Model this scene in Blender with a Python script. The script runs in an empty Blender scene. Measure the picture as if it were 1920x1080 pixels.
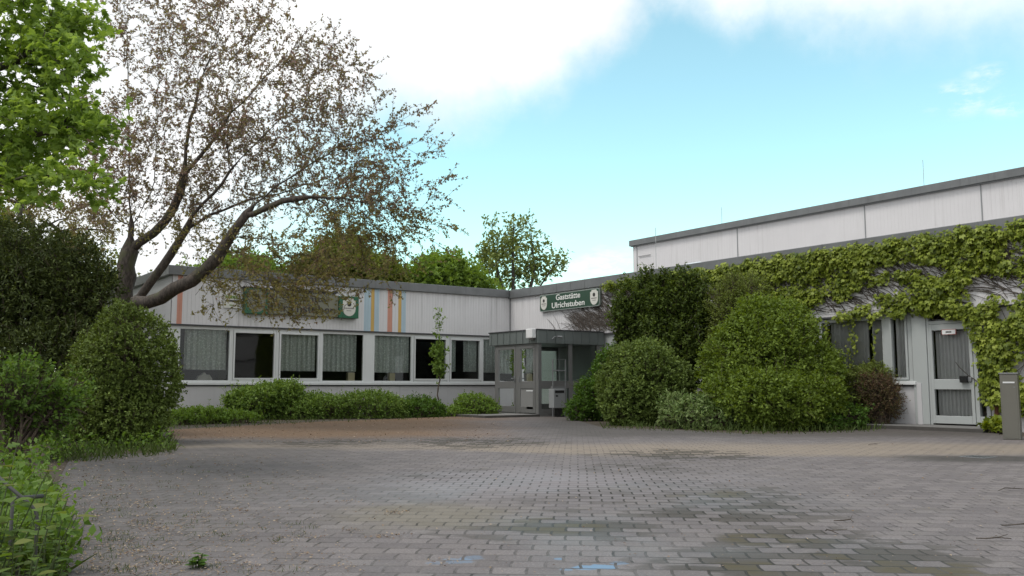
import bpy, math, random
import numpy as np
from math import radians as R_, sin, cos, pi
random.seed(7); rng = np.random.default_rng(11)
sc = bpy.context.scene; COL = sc.collection

# ------------------------------------------------------------------ camera
FPX = 1690.0; PITCH = math.atan(182 / FPX); YAW = R_(35.6)
CAM = np.array([-17.969, -25.194, 0.88])
cd = bpy.data.cameras.new('camera'); cam = bpy.data.objects.new('camera', cd); COL.objects.link(cam)
cd.sensor_width = 36; cd.lens = 36 * FPX / 1920; cd.clip_end = 2000; cd.clip_start = 0.05
cam.location = CAM; cam.rotation_euler = (pi / 2 + PITCH, 0, -YAW); sc.camera = cam
_F = np.array([sin(YAW) * cos(PITCH), cos(YAW) * cos(PITCH), sin(PITCH)])
_R = np.array([cos(YAW), -sin(YAW), 0.0]); _U = np.cross(_R, _F)
FH = np.array([sin(YAW), cos(YAW)])
def ray(px, py): return _F + _R * (px - 960) / FPX - _U * (py - 540) / FPX
def at(px, py, depth):
    "point seen at a photo pixel, at a horizontal distance in metres"
    d = ray(px, py); return CAM + d * (depth / (d[:2] @ FH))
def ground(px, py, z=0.0):
    d = ray(px, py); return CAM + d * ((z - CAM[2]) / d[2])

# ------------------------------------------------------------------ light
SUN_DIR = np.array([-0.55, 0.12, 0.95]); SUN_DIR /= np.linalg.norm(SUN_DIR)
sc.view_settings.view_transform = 'Standard'; sc.view_settings.look = 'None'
sc.view_settings.exposure = 0.12; sc.view_settings.gamma = 1.0
sl = bpy.data.lights.new('sun', 'SUN'); sl.energy = 1.5; sl.angle = R_(20); sl.color = (1, 0.96, 0.9)
so = bpy.data.objects.new('sun', sl); COL.objects.link(so)
from mathutils import Vector, Matrix
so.rotation_euler = Vector(SUN_DIR).to_track_quat('Z', 'Y').to_euler(); so.location = (-30, -10, 40)

class NT:
    "small helper for wiring nodes"
    def __init__(s, tree): s.t = tree; tree.nodes.clear()
    def n(s, kind, **kw):
        nd = s.t.nodes.new('ShaderNode' + kind)
        for k, v in kw.items():
            if k.startswith('i_'):
                k2 = k[2:]
                k2 = int(k2) if k2.isdigit() else k2.replace('_', ' ')
                s.set(nd.inputs[k2], v)
            else: setattr(nd, k, v)
        return nd
    def set(s, inp, v):
        if isinstance(v, bpy.types.NodeSocket): s.t.links.new(v, inp)
        else: inp.default_value = v
    def math(s, op, a, b=0.0, c=0.0, clamp=False):
        nd = s.t.nodes.new('ShaderNodeMath'); nd.operation = op; nd.use_clamp = clamp
        s.set(nd.inputs[0], a); s.set(nd.inputs[1], b); s.set(nd.inputs[2], c); return nd.outputs[0]
    def vmath(s, op, a, b=(0, 0, 0)):
        nd = s.t.nodes.new('ShaderNodeVectorMath'); nd.operation = op
        s.set(nd.inputs[0], a); s.set(nd.inputs[1], b)
        return nd.outputs['Value'] if op in ('DOT_PRODUCT', 'LENGTH', 'DISTANCE') else nd.outputs[0]
    def smooth(s, x, a, b):
        nd = s.t.nodes.new('ShaderNodeMapRange'); nd.interpolation_type = 'SMOOTHSTEP'
        s.set(nd.inputs[0], x); nd.inputs[1].default_value = a; nd.inputs[2].default_value = b
        return nd.outputs[0]
    def mix(s, f, a, b):
        nd = s.t.nodes.new('ShaderNodeMix'); nd.data_type = 'RGBA'
        s.set(nd.inputs[0], f); s.set(nd.inputs[6], a); s.set(nd.inputs[7], b); return nd.outputs[2]
    def noise(s, vec, scale, detail=4, rough=0.55):
        nd = s.t.nodes.new('ShaderNodeTexNoise'); s.set(nd.inputs['Vector'], vec)
        nd.inputs['Scale'].default_value = scale; nd.inputs['Detail'].default_value = detail
        nd.inputs['Roughness'].default_value = rough; return nd.outputs['Fac']
    def link(s, a, b): s.t.links.new(a, b)
def c4(c): return (c[0], c[1], c[2], 1.0)

# ------------------------------------------------------------------ sky
world = bpy.data.worlds.new('World'); sc.world = world; world.use_nodes = True
w = NT(world.node_tree)
tc = w.n('TexCoord').outputs['Generated']
sky = w.n('TexSky', sky_type='NISHITA', sun_disc=False, sun_elevation=math.asin(SUN_DIR[2]),
          sun_rotation=math.atan2(SUN_DIR[0], SUN_DIR[1]), air_density=1.0, dust_density=0.6, ozone_density=1.0)
blue = w.n('Mix', data_type='RGBA', blend_type='MULTIPLY', i_0=1.0)
w.link(sky.outputs[0], blue.inputs[6]); blue.inputs[7].default_value = (2.25, 2.65, 2.0, 1)
def dirpx(px, py):
    d = ray(px, py); return d / np.linalg.norm(d)
n1 = w.noise(tc, 3.2, 6, 0.6); n2 = w.noise(tc, 11.0, 6, 0.62); n3 = w.noise(w.vmath('MULTIPLY', tc, (1, 1, 2.6)), 13.0, 8, 0.68)
wob = w.math('ADD', w.math('MULTIPLY', w.math('SUBTRACT', n1, 0.5), 0.10), w.math('MULTIPLY', w.math('SUBTRACT', n2, 0.5), 0.07))
mask = None
for px, py, r in [(150, 120, 440), (560, 20, 235), (790, 10, 200), (950, -20, 175), (1060, -60, 165), (1250, -150, 150), (1380, -160, 165),
                  (1560, -185, 190), (1780, -235, 230), (2000, -285, 250), (-300, 300, 420), (330, 480, 130)]:
    c = dirpx(px, py)
    a = w.vmath('DISTANCE', tc, tuple(c))
    m = w.smooth(w.math('ADD', a, wob), r / 1690 * 1.34, r / 1690 * 0.55)
    mask = m if mask is None else w.math('MAXIMUM', mask, m)
# small wisps
for px, py, r, st in [(1800, 185, 62, .75), (1895, 196, 45, .75), (1850, 140, 40, .5), (1130, 498, 95, .7), (1050, 462, 45, .35), (1230, 470, 60, .4)]:
    c = dirpx(px, py)
    a = w.vmath('DISTANCE', w.vmath('MULTIPLY', tc, (1, 1, 1.9)), tuple(c * np.array([1, 1, 1.9])))
    wn = w.math('MULTIPLY', w.smooth(n3, 0.46, 0.66), w.smooth(a, r / 1690 * 1.2, r / 1690 * .1))
    mask = w.math('MAXIMUM', mask, w.math('MULTIPLY', wn, st))
# the rest of the sky (behind the viewer and overhead) is half clouded
fwd = w.vmath('DOT_PRODUCT', tc, tuple(_F))
rest = w.math('MULTIPLY', w.smooth(w.noise(tc, 2.2, 5, .6), 0.30, 0.48), w.smooth(fwd, 0.72, 0.5))
mask = w.math('MAXIMUM', mask, rest)
cloudcol = w.mix(w.smooth(w.noise(tc, 6.0, 6, .6), 0.35, 0.65), (8.6, 8.85, 9.0, 1), (10.2, 10.3, 10.3, 1))
bg = w.n('Background', i_Strength=0.11)
w.link(w.mix(mask, blue.outputs[2], cloudcol), bg.inputs[0])
w.link(bg.outputs[0], w.n('OutputWorld').inputs[0])

# ------------------------------------------------------------------ materials
def new_mat(name):
    m = bpy.data.materials.new(name); m.use_nodes = True
    return m, NT(m.node_tree)
def finish(t, shader):
    t.link(shader, t.n('OutputMaterial').inputs[0])
def plain(name, col, rough=0.6, var=0.15, scale=6.0, metal=0.0, streak=0.0, spec=0.4, dirt=(0.12, 0.115, 0.10), drip=0.0):
    m, t = new_mat(name)
    oc = t.n('TexCoord').outputs['Object']
    nz = t.noise(oc, scale, 6, 0.6)
    dark = tuple(v * (1 - var) for v in col); light = tuple(min(1, v * (1 + var)) for v in col)
    c = t.mix(nz, c4(dark), c4(light))
    if streak:
        st = t.noise(t.vmath('MULTIPLY', oc, (9, 9, 0.35)), 1.0, 5, 0.65)
        big = t.noise(oc, 0.6, 3, 0.5)
        f = t.math('MULTIPLY', t.smooth(st, 0.50, 0.78), t.math('MULTIPLY', t.smooth(big, 0.3, 0.7), streak))
        if drip:
            zz = t.n('SeparateXYZ'); t.link(oc, zz.inputs[0])
            f = t.math('MAXIMUM', f, t.math('MULTIPLY', t.math('MULTIPLY', t.smooth(zz.outputs[2], 3.0, 3.95), t.smooth(st, .36, .62)), drip))
        c = t.mix(f, c, c4(dirt))
    p = t.n('BsdfPrincipled', i_Roughness=rough, i_Metallic=metal)
    p.inputs['Specular IOR Level'].default_value = spec
    t.link(c, p.inputs['Base Color']); finish(t, p.outputs[0]); return m
def leafmat(name, cols, trans=0.35, rough=0.6, spec=0.22):
    "leaves of one plant: every leaf takes its own tone from the list"
    m, t = new_mat(name)
    g = t.n('NewGeometry'); oc = t.n('TexCoord').outputs['Object']
    rp = t.n('ValToRGB'); e = rp.color_ramp.elements
    while len(e) < len(cols): e.new(0.5)
    for i, c in enumerate(cols):
        e[i].position = i / max(1, len(cols) - 1); e[i].color = c4(c)
    cl = t.noise(oc, 1.7, 3, 0.5)
    f = t.math('ADD', t.math('MULTIPLY', g.outputs['Random Per Island'], 0.75), t.math('MULTIPLY', t.smooth(cl, .3, .7), 0.25))
    t.link(f, rp.inputs[0])
    p = t.n('BsdfPrincipled', i_Roughness=rough); p.inputs['Specular IOR Level'].default_value = spec
    t.link(rp.outputs[0], p.inputs['Base Color'])
    tr = t.n('BsdfTranslucent')
    hs = t.n('HueSaturation', i_Hue=0.485, i_Saturation=1.15, i_Value=1.5); t.link(rp.outputs[0], hs.inputs['Color'])
    t.link(hs.outputs[0], tr.inputs[0])
    mx = t.n('MixShader', i_0=trans); t.link(p.outputs[0], mx.inputs[1]); t.link(tr.outputs[0], mx.inputs[2])
    finish(t, mx.outputs[0]); return m
def bark(name, c1, c2, moss=None):
    m, t = new_mat(name)
    oc = t.n('TexCoord').outputs['Object']
    nz = t.noise(t.vmath('MULTIPLY', oc, (1, 1, .35)), 22, 5, .65)
    c = t.mix(t.smooth(nz, .35, .65), c4(c1), c4(c2))
    if moss:
        c = t.mix(t.math('MULTIPLY', t.smooth(t.noise(oc, 2.6, 4), .5, .66), .75), c, c4(moss))
    p = t.n('BsdfPrincipled', i_Roughness=.85); t.link(c, p.inputs['Base Color'])
    b = t.n('Bump', i_Strength=.6, i_Distance=.02); t.link(nz, b.inputs['Height']); t.link(b.outputs[0], p.inputs['Normal'])
    finish(t, p.outputs[0]); return m
def glass(name, tint=(0.55, 0.58, 0.56), refl=1.0):
    m, t = new_mat(name)
    tr = t.n('BsdfTransparent', i_0=c4(tint)); gl = t.n('BsdfGlossy', i_Roughness=0.02, i_0=c4((.9, .92, .92)))
    lw = t.n('Fresnel', i_IOR=1.5)
    oc = t.n('TexCoord').outputs['Object']
    b = t.n('Bump', i_Strength=.06, i_Distance=.05); t.link(t.noise(oc, 1.3, 2), b.inputs['Height']); t.link(b.outputs[0], gl.inputs['Normal'])
    mx = t.n('MixShader'); t.link(t.math('MULTIPLY', lw.outputs[0], refl, clamp=True), mx.inputs[0])
    t.link(tr.outputs[0], mx.inputs[1]); t.link(gl.outputs[0], mx.inputs[2]); finish(t, mx.outputs[0]); return m
def lace(name, col, open_=0.35, pattern=True):
    m, t = new_mat(name)
    oc = t.n('TexCoord').outputs['Object']
    d = t.n('BsdfDiffuse', i_0=c4(col)); tl = t.n('BsdfTranslucent', i_0=c4(col)); tr = t.n('BsdfTransparent')
    a = t.n('MixShader', i_0=.4); t.link(d.outputs[0], a.inputs[1]); t.link(tl.outputs[0], a.inputs[2])
    f = open_
    if pattern:
        v = t.n('TexVoronoi', i_Scale=20.0); t.link(oc, v.inputs['Vector'])
        f = t.math('ADD', t.math('MULTIPLY', t.smooth(v.outputs['Distance'], .25, .5), .26), max(0.0, open_ - .08))
    b = t.n('MixShader'); t.set(b.inputs[0], f); t.link(a.outputs[0], b.inputs[1]); t.link(tr.outputs[0], b.inputs[2])
    finish(t, b.outputs[0]); return m

M = {}
M['clad'] = plain('white_cladding', (0.67, 0.655, 0.665), .6, .09, 1.2, streak=.85, dirt=(.33, .31, .31), drip=.3)
M['hall_clad'] = plain('hall_cladding', (0.665, 0.645, 0.655), .6, .08, 1.2, streak=.7, dirt=(.40, .375, .37))
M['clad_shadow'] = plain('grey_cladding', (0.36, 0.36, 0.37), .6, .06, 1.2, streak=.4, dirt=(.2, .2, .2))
M['salmon'] = plain('salmon_paint', (0.56, 0.27, 0.20), .6, .08, 2, streak=.3, dirt=(.3, .2, .17))
M['ochre'] = plain('ochre_paint', (0.58, 0.37, 0.11), .6, .08, 2, streak=.3, dirt=(.3, .22, .1))
M['pale_blue'] = plain('pale_blue_paint', (0.42, 0.53, 0.60), .6, .08, 2, streak=.3, dirt=(.3, .33, .35))
M['fascia'] = plain('zinc_fascia', (0.165, 0.17, 0.173), .45, .32, 2.2, metal=.3, streak=.8, dirt=(.10, .10, .105))
M['porch_zinc'] = plain('porch_zinc', (0.17, 0.19, 0.185), .45, .15, 2.0, metal=.3, streak=.35, dirt=(.10, .11, .11))
M['frame'] = plain('white_frame', (0.66, 0.67, 0.67), .4, .05, 3, streak=.25, dirt=(.35, .35, .33))
M['frame_grey_shaded'] = plain('shaded_grey_frame', (0.40, 0.42, 0.415), .4, .05, 3, streak=.2, dirt=(.3, .3, .3))  # grey, and on the right wing leaf shade is put into this colour
M['alu'] = plain('brown_grey_aluminium', (0.20, 0.198, 0.195), .42, .08, 3, metal=.35, streak=.2, dirt=(.13, .13, .12))
M['alu_panel'] = plain('grey_panel', (0.22, 0.218, 0.215), .5, .08, 3, streak=.2)
M['plinth'] = plain('painted_plinth', (0.52, 0.51, 0.52), .75, .10, 1.6, streak=.5, dirt=(.25, .25, .22))
M['line'] = plain('dark_joint', (0.06, 0.06, 0.065), .6)
M['roof'] = plain('roof_felt', (0.13, 0.13, 0.13), .9, .2)
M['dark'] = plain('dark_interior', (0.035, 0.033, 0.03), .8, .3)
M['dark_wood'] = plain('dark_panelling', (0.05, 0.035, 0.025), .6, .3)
M['glass'] = glass('window_glass', (.95, .97, .95))
M['porch_glass_low'] = glass('porch_glass_lower', (.42, .52, .46), 1.2)  # green reflection of the hedge put into the darker tint
M['porch_glass'] = glass('porch_glass', (.72, .80, .76), 1.2)
M['net'] = lace('lace_net', (0.93, 0.97, 0.94), .08)
M['drape'] = lace('grey_drape', (0.86, 0.85, 0.86), .02, False)
M['card'] = plain('cream_card', (.50, .44, .30), .7)
M['cloth'] = plain('grey_cloth', (.42, .40, .38), .8)
M['signgreen'] = plain('sign_green', (0.022, 0.062, 0.036), .35, .08)
M['boxgreen'] = plain('lightbox_green', (0.02, 0.12, 0.06), .35, .1)
M['signframe'] = plain('sign_frame', (.24, .27, .25), .4)
M['cream'] = plain('sign_cream', (.62, .61, .56), .4, .05)
M['dirtycream'] = plain('aged_cream', (.19, .19, .14), .5, .25, 5, streak=.5)
M['ink'] = plain('dark_ink', (.035, .03, .03), .5)
M['greyink'] = plain('grey_ink', (.24, .22, .21), .5)
M['letter'] = plain('white_letter', (.74, .74, .71), .4, .03)
M['leafgreen'] = plain('logo_green', (.16, .26, .05), .5)
M['metal'] = plain('galvanised_metal', (.22, .225, .23), .5, .15, 8, metal=.4)
M['tube'] = plain('weathered_tube', (.055, .055, .053), .7, .2, 9)
M['boxgrey'] = plain('grey_box_paint', (.25, .26, .265), .4, .06)
M['olivegrey'] = plain('olive_grey_paint', (.135, .13, .11), .4, .06)
M['black'] = plain('black_plastic', (.012, .012, .012), .4)
M['whitebox'] = plain('white_plastic', (.72, .72, .72), .4)
M['red'] = plain('red_print', (.35, .08, .07), .5)
M['rust'] = plain('rusty_pipe', (.16, .07, .045), .8, .3, 8)
M['slab'] = plain('concrete_slab', (.17, .165, .16), .8, .25, 5)
M['slabedge'] = plain('dark_slab_edge', (.07, .065, .06), .85, .3, 7)
M['soil'] = plain('soil', (.07, .055, .04), .95, .4, 5)
M['grassland'] = plain('grass_ground', (.06, .075, .03), .95, .4, 1.5)
M['dome'] = plain('skylight_plastic', (.70, .72, .74), .25)

# ------------------------------------------------------------------ mesh helpers
def tag(o, label=None, cat=None, group=None, kind=None):
    if label: o['label'] = label
    if cat: o['category'] = cat
    if group: o['group'] = group
    if kind: o['kind'] = kind
    return o
def empty(name, loc, label, cat, group=None):
    o = bpy.data.objects.new(name, None); COL.objects.link(o); o.location = tuple(loc); o.empty_display_size = .2
    return tag(o, label, cat, group)
def link(name, me, parent=None):
    o = bpy.data.objects.new(name, me); COL.objects.link(o)
    if parent is not None:
        o.parent = parent
        q = parent; off = Vector((0, 0, 0))
        while q is not None: off += q.location; q = q.parent
        o.location = -off                       # all mesh data is in world metres
    return o
class MB:
    def __init__(s): s.v = []; s.f = []; s.m = []; s.mats = []
    def mi(s, m):
        if m not in s.mats: s.mats.append(m)
        return s.mats.index(m)
    def face(s, pts, m):
        b = len(s.v); s.v += [tuple(p) for p in pts]; s.f.append(tuple(range(b, b + len(pts)))); s.m.append(s.mi(m))
    def box(s, x0, x1, y0, y1, z0, z1, m):
        x0, x1 = sorted((x0, x1)); y0, y1 = sorted((y0, y1)); z0, z1 = sorted((z0, z1))
        b = len(s.v)
        s.v += [(x, y, z) for z in (z0, z1) for y in (y0, y1) for x in (x0, x1)]
        for q in ((0, 2, 3, 1), (4, 5, 7, 6), (0, 1, 5, 4), (2, 6, 7, 3), (0, 4, 6, 2), (1, 3, 7, 5)):
            s.f.append(tuple(b + i for i in q)); s.m.append(s.mi(m))
    def prism(s, poly, vec, m):
        "polygon (list of 3D points) extruded along vec"
        b = len(s.v); n = len(poly); vec = np.array(vec)
        s.v += [tuple(p) for p in poly] + [tuple(np.array(p) + vec) for p in poly]
        k = s.mi(m)
        s.f.append(tuple(range(b + n - 1, b - 1, -1))); s.m.append(k)
        s.f.append(tuple(range(b + n, b + 2 * n))); s.m.append(k)
        for i in range(n):
            j = (i + 1) % n; s.f.append((b + i, b + j, b + n + j, b + n + i)); s.m.append(k)
    def tube(s, pts, rad, m, k=6, caps=True):
        pts = [np.array(p, float) for p in pts]; n = len(pts); b = len(s.v); mi = s.mi(m)
        rad = [rad] * n if np.isscalar(rad) else rad
        ref = np.array([0.31, 0.22, 0.92])
        for i, p in enumerate(pts):
            d = pts[min(i + 1, n - 1)] - pts[max(i - 1, 0)]; d = d / (np.linalg.norm(d) + 1e-9)
            u = np.cross(d, ref)
            if np.linalg.norm(u) < .12: u = np.cross(d, np.array([1., 0, 0]))
            u /= np.linalg.norm(u); v = np.cross(d, u)
            for j in range(k):
                a = 2 * pi * j / k; s.v.append(tuple(p + rad[i] * (cos(a) * u + sin(a) * v)))
        for i in range(n - 1):
            for j in range(k):
                j2 = (j + 1) % k
                s.f.append((b + i * k + j, b + i * k + j2, b + (i + 1) * k + j2, b + (i + 1) * k + j)); s.m.append(mi)
        if caps:
            s.f.append(tuple(b + j for j in range(k - 1, -1, -1))); s.m.append(mi)
            s.f.append(tuple(b + (n - 1) * k + j for j in range(k))); s.m.append(mi)
    def build(s, name, parent=None, bevel=0.0, smooth=False):
        me = bpy.data.meshes.new(name); me.from_pydata(s.v, [], s.f)
        for m in s.mats: me.materials.append(m)
        me.polygons.foreach_set('material_index', s.m)
        if smooth: me.polygons.foreach_set('use_smooth', [True] * len(s.f))
        me.update(); o = link(name, me, parent)
        if bevel:
            bm = o.modifiers.new('bevel', 'BEVEL'); bm.width = bevel; bm.segments = 2; bm.limit_method = 'ANGLE'
        return o
def quick(name, parent, mat, boxes, bevel=0.0):
    for q in boxes:
        b = MB(); b.box(*q, mat); o = b.build(name, parent, bevel)
    return o

def leaves(name, P, D, N, S, tmpl, mat, parent=None, width=None):
    "many leaves as one mesh: positions, tip directions, normals, sizes"
    tmpl = np.array(tmpl, float); K = len(tmpl); n = len(P)
    D = D / (np.linalg.norm(D, axis=1, keepdims=True) + 1e-9)
    X = np.cross(D, N); X /= (np.linalg.norm(X, axis=1, keepdims=True) + 1e-9); Z = np.cross(X, D)
    S = S[:, None, None]
    V = P[:, None, :] + S * (tmpl[None, :, 0, None] * X[:, None, :] + tmpl[None, :, 1, None] * D[:, None, :] + tmpl[None, :, 2, None] * Z[:, None, :])
    me = bpy.data.meshes.new(name)
    me.vertices.add(n * K); me.vertices.foreach_set('co', V.reshape(-1).astype(np.float32))
    me.loops.add(n * K); me.loops.foreach_set('vertex_index', np.arange(n * K, dtype=np.int32))
    me.polygons.add(n); me.polygons.foreach_set('loop_start', np.arange(0, n * K, K, dtype=np.int32))
    me.polygons.foreach_set('loop_total', np.full(n, K, dtype=np.int32))
    me.materials.append(mat); me.update(); me.validate()
    return link(name, me, parent)
T_OVAL = [(0, 0, 0), (.30, .45, .07), (0, 1, -.10), (-.30, .45, .07)]
T_LONG = [(0, 0, 0), (.17, .45, .05), (0, 1, -.15), (-.17, .45, .05)]
T_HEX = [(0, 0, 0), (.26, .2, .05), (.34, .5, .03), (.16, .82, -.04), (0, 1.02, -.12), (-.16, .82, -.04), (-.34, .5, .03), (-.26, .2, .05)]
T_MAPLE = [(0, 0, 0), (.28, -.10, 0), (.55, .12, -.05), (.36, .24, .02), (.58, .58, -.08), (.30, .52, .03), (.18, .72, 0), (0, 1.05, -.15),
           (-.18, .72, 0), (-.30, .52, .03), (-.58, .58, -.08), (-.36, .24, .02), (-.55, .12, -.05), (-.28, -.10, 0)]
T_IVY = [(0, 0, -.06), (.30, -.08, .08), (.50, .28, .06), (.50, .62, -.04), (.22, .58, .06), (0, 1.0, -.18), (-.22, .58, .06), (-.50, .62, -.04), (-.50, .28, .06), (-.30, -.08, .08)]
T_BLADE = [(-.035, 0, 0), (.035, 0, 0), (.028, .55, .05), (0, 1, .22)]
def unit(a): return a / (np.linalg.norm(a, axis=-1, keepdims=True) + 1e-9)
def sprig_leaves(B, D, length, m, size, spread=.9, up=.5, jit=.35):
    "m leaves along each short twig (base B, direction D)"
    n = len(B); t = np.linspace(.12, 1, m)[None, :, None] + rng.normal(0, .05, (n, m, 1))
    L = length * rng.uniform(.6, 1.25, (n, 1, 1))
    P = B[:, None, :] + unit(D)[:, None, :] * t * L + rng.normal(0, .08, (n, m, 3)) * L
    ld = unit(D)[:, None, :] * .6 + unit(rng.normal(0, 1, (n, m, 3))) * spread
    nr = unit(rng.normal(0, 1, (n, m, 3))) * jit * 2 + np.array([0, 0, up]) + unit(D)[:, None, :] * .4
    S = size * rng.uniform(.65, 1.4, (n, m))
    return P.reshape(-1, 3), ld.reshape(-1, 3), nr.reshape(-1, 3), S.reshape(-1)

# ------------------------------------------------------------------ ground
gz = 0.0
b = MB(); b.face([(-400, -400, -.05), (400, -400, -.05), (400, 400, -.05), (-400, 400, -.05)], M['grassland'])
tag(b.build('ground'), kind='structure')
def paving_mat():
    m, t = new_mat('interlocking_pavers')
    pos = t.n('NewGeometry').outputs['Position']
    a = YAW + R_(4.0)
    u = t.vmath('DOT_PRODUCT', pos, (cos(a), -sin(a), 0)); v = t.vmath('DOT_PRODUCT', pos, (sin(a), cos(a), 0))
    W, Hh = .172, .158
    wob = t.math('MULTIPLY', t.math('SUBTRACT', t.noise(pos, 1.3, 1), .5), .035)
    wob2 = t.math('MULTIPLY', t.math('SUBTRACT', t.noise(t.vmath('ADD', pos, (7, 3, 0)), 1.5, 1), .5), .03)
    zig = t.math('MULTIPLY', t.math('SUBTRACT', t.math('PINGPONG', t.math('DIVIDE', v, Hh), .5), .25), .012)
    zag = t.math('MULTIPLY', t.math('SUBTRACT', t.math('PINGPONG', t.math('DIVIDE', u, W / 2), .5), .25), .004)
    cv = t.n('CombineXYZ'); t.set(cv.inputs[0], t.math('ADD', t.math('ADD', u, zig), wob)); t.set(cv.inputs[1], t.math('ADD', t.math('ADD', v, zag), wob2))
    br = t.n('TexBrick', offset=.5, i_Scale=1.0, i_Mortar_Size=.0085, i_Mortar_Smooth=.35, i_Bias=0.0, i_Brick_Width=W, i_Row_Height=Hh)
    br.inputs['Color1'].default_value = (0, 0, 0, 1); br.inputs['Color2'].default_value = (1, 1, 1, 1); br.inputs['Mortar'].default_value = (.5, .5, .5, 1)
    t.link(cv.outputs[0], br.inputs['Vector'])
    rnd = t.n('SeparateColor'); t.link(br.outputs[0], rnd.inputs[0]); rnd = rnd.outputs[0]
    mort = br.outputs['Fac']
    fine = t.noise(pos, 75, 5, .8); mid = t.noise(pos, 3.0, 5, .6); big = t.noise(pos, .45, 4, .55)
    c = t.mix(rnd, (.142, .125, .126, 1), (.212, .188, .186, 1))
    c = t.mix(t.math('MULTIPLY', t.smooth(fine, .42, .62), .6), c, (.068, .06, .057, 1))
    c = t.mix(t.math('MULTIPLY', t.smooth(t.noise(pos, 38, 3, .6), .58, .7), .5), c, (.26, .235, .22, 1))
    c = t.mix(t.math('MULTIPLY', t.smooth(mid, .4, .72), .35), c, (.20, .178, .163, 1))
    dist = t.math('SUBTRACT', t.vmath('DOT_PRODUCT', pos, (FH[0], FH[1], 0)), float(CAM[:2] @ FH))
    side = t.math('SUBTRACT', t.vmath('DOT_PRODUCT', pos, (_R[0], _R[1], 0)), float(CAM @ _R))
    # dirt and tree shade on the left, both painted into the colour
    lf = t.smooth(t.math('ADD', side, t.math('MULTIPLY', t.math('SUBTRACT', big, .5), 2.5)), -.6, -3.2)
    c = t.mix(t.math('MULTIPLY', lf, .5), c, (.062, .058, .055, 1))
    # lighter, sand-coloured strip across the yard
    dw = t.math('ADD', dist, t.math('ADD', t.math('MULTIPLY', t.math('SUBTRACT', big, .5), 1.6), t.math('MULTIPLY', t.math('SUBTRACT', mid, .5), .7)))
    band = t.math('MULTIPLY', t.smooth(t.math('ADD', dw, t.math('MULTIPLY', t.smooth(side, 1.5, -1.5), -1.4)), 11.0, 11.9), t.math('MULTIPLY', t.smooth(dw, 14.6, 13.0), t.math('SUBTRACT', 1.0, t.math('MULTIPLY', t.smooth(side, .5, -3.5), .35))))
    c = t.mix(t.math('MULTIPLY', band, t.math('ADD', .45, t.math('MULTIPLY', mid, .5))), c, (.27, .22, .168, 1))
    # fallen brown petals by the hedge
    lit = t.math('MULTIPLY', t.smooth(dw, 14.2, 16.4), t.smooth(t.math('ADD', side, t.math('MULTIPLY', big, 3)), 2.4, -.6))
    c = t.mix(t.math('MULTIPLY', lit, t.math('ADD', .55, t.math('MULTIPLY', t.smooth(fine, .35, .65), .35))), c, (.18, .10, .045, 1))
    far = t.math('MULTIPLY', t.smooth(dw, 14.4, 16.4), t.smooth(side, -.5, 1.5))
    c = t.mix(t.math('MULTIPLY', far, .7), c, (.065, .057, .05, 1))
    # damp dark blotches, sharp edged where the water has dried back
    uv = t.n('CombineXYZ'); t.set(uv.inputs[0], t.math('MULTIPLY', u, .7)); t.set(uv.inputs[1], t.math('MULTIPLY', v, 1.9))
    dn = t.noise(uv.outputs[0], 1.25, 5, .66)
    reg = None
    for px, py, r0 in [(1230, 905, .55), (1330, 930, .7), (1420, 950, .5), (1130, 925, .6), (1330, 965, .5), (850, 892, .6), (1060, 985, .55), (1500, 1015, .45), (1620, 1040, .45), (1400, 1060, .4), (930, 905, .4), (620, 830, .9), (900, 829, 1.2), (1270, 853, .9), (1180, 880, .7)]:
        m1 = t.smooth(t.vmath('DISTANCE', t.vmath('MULTIPLY', pos, (1, 1, 0)), tuple(ground(px, py) * np.array([1, 1, 0]))), r0 * 2.1, r0 * .3)
        reg = m1 if reg is None else t.math('MAXIMUM', reg, m1)
    damp = t.math('MULTIPLY', t.smooth(t.math('ADD', t.math('ADD', dn, t.math('MULTIPLY', rnd, .34)), t.math('MULTIPLY', reg, .34)), .93, 1.0), t.math('ADD', .45, t.math('MULTIPLY', reg, .55)))
    c = t.mix(t.math('MULTIPLY', damp, .78), c, (.046, .039, .029, 1))
    pud = t.math('MULTIPLY', t.smooth(t.math('MULTIPLY', t.math('ADD', dist, t.math('MULTIPLY', mid, .6)), 1.0), 10.5, 11.1), t.math('MULTIPLY', t.smooth(t.math('ADD', dist, t.math('MULTIPLY', mid, .6)), 12.0, 11.5), t.math('MULTIPLY', t.smooth(side, 4.2, 5.2), t.smooth(side, 8.2, 7.2))))
    c = t.mix(t.math('MULTIPLY', pud, .75), c, (.04, .036, .03, 1))
    # mossy single stones
    mo = None
    for px, py, r0 in [(1430, 1012, .22), (1500, 1022, .22), (1690, 1062, .22), (1420, 1070, .22), (1300, 925, .4), (1200, 915, .3), (1560, 1030, .2), (1040, 985, .3), (1640, 1050, .2), (1800, 1076, .25)]:
        m1 = t.smooth(t.vmath('DISTANCE', t.vmath('MULTIPLY', pos, (1, 1, 0)), tuple(ground(px, py) * np.array([1, 1, 0]))), r0 * 1.3, r0 * .8)
        mo = m1 if mo is None else t.math('MAXIMUM', mo, m1)
    mo = t.math('MULTIPLY', mo, t.smooth(rnd, .52, .58))
    c = t.mix(t.math('MULTIPLY', mo, t.math('MULTIPLY', t.smooth(mid, .3, .6), .8)), c, (.075, .06, .026, 1))
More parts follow.
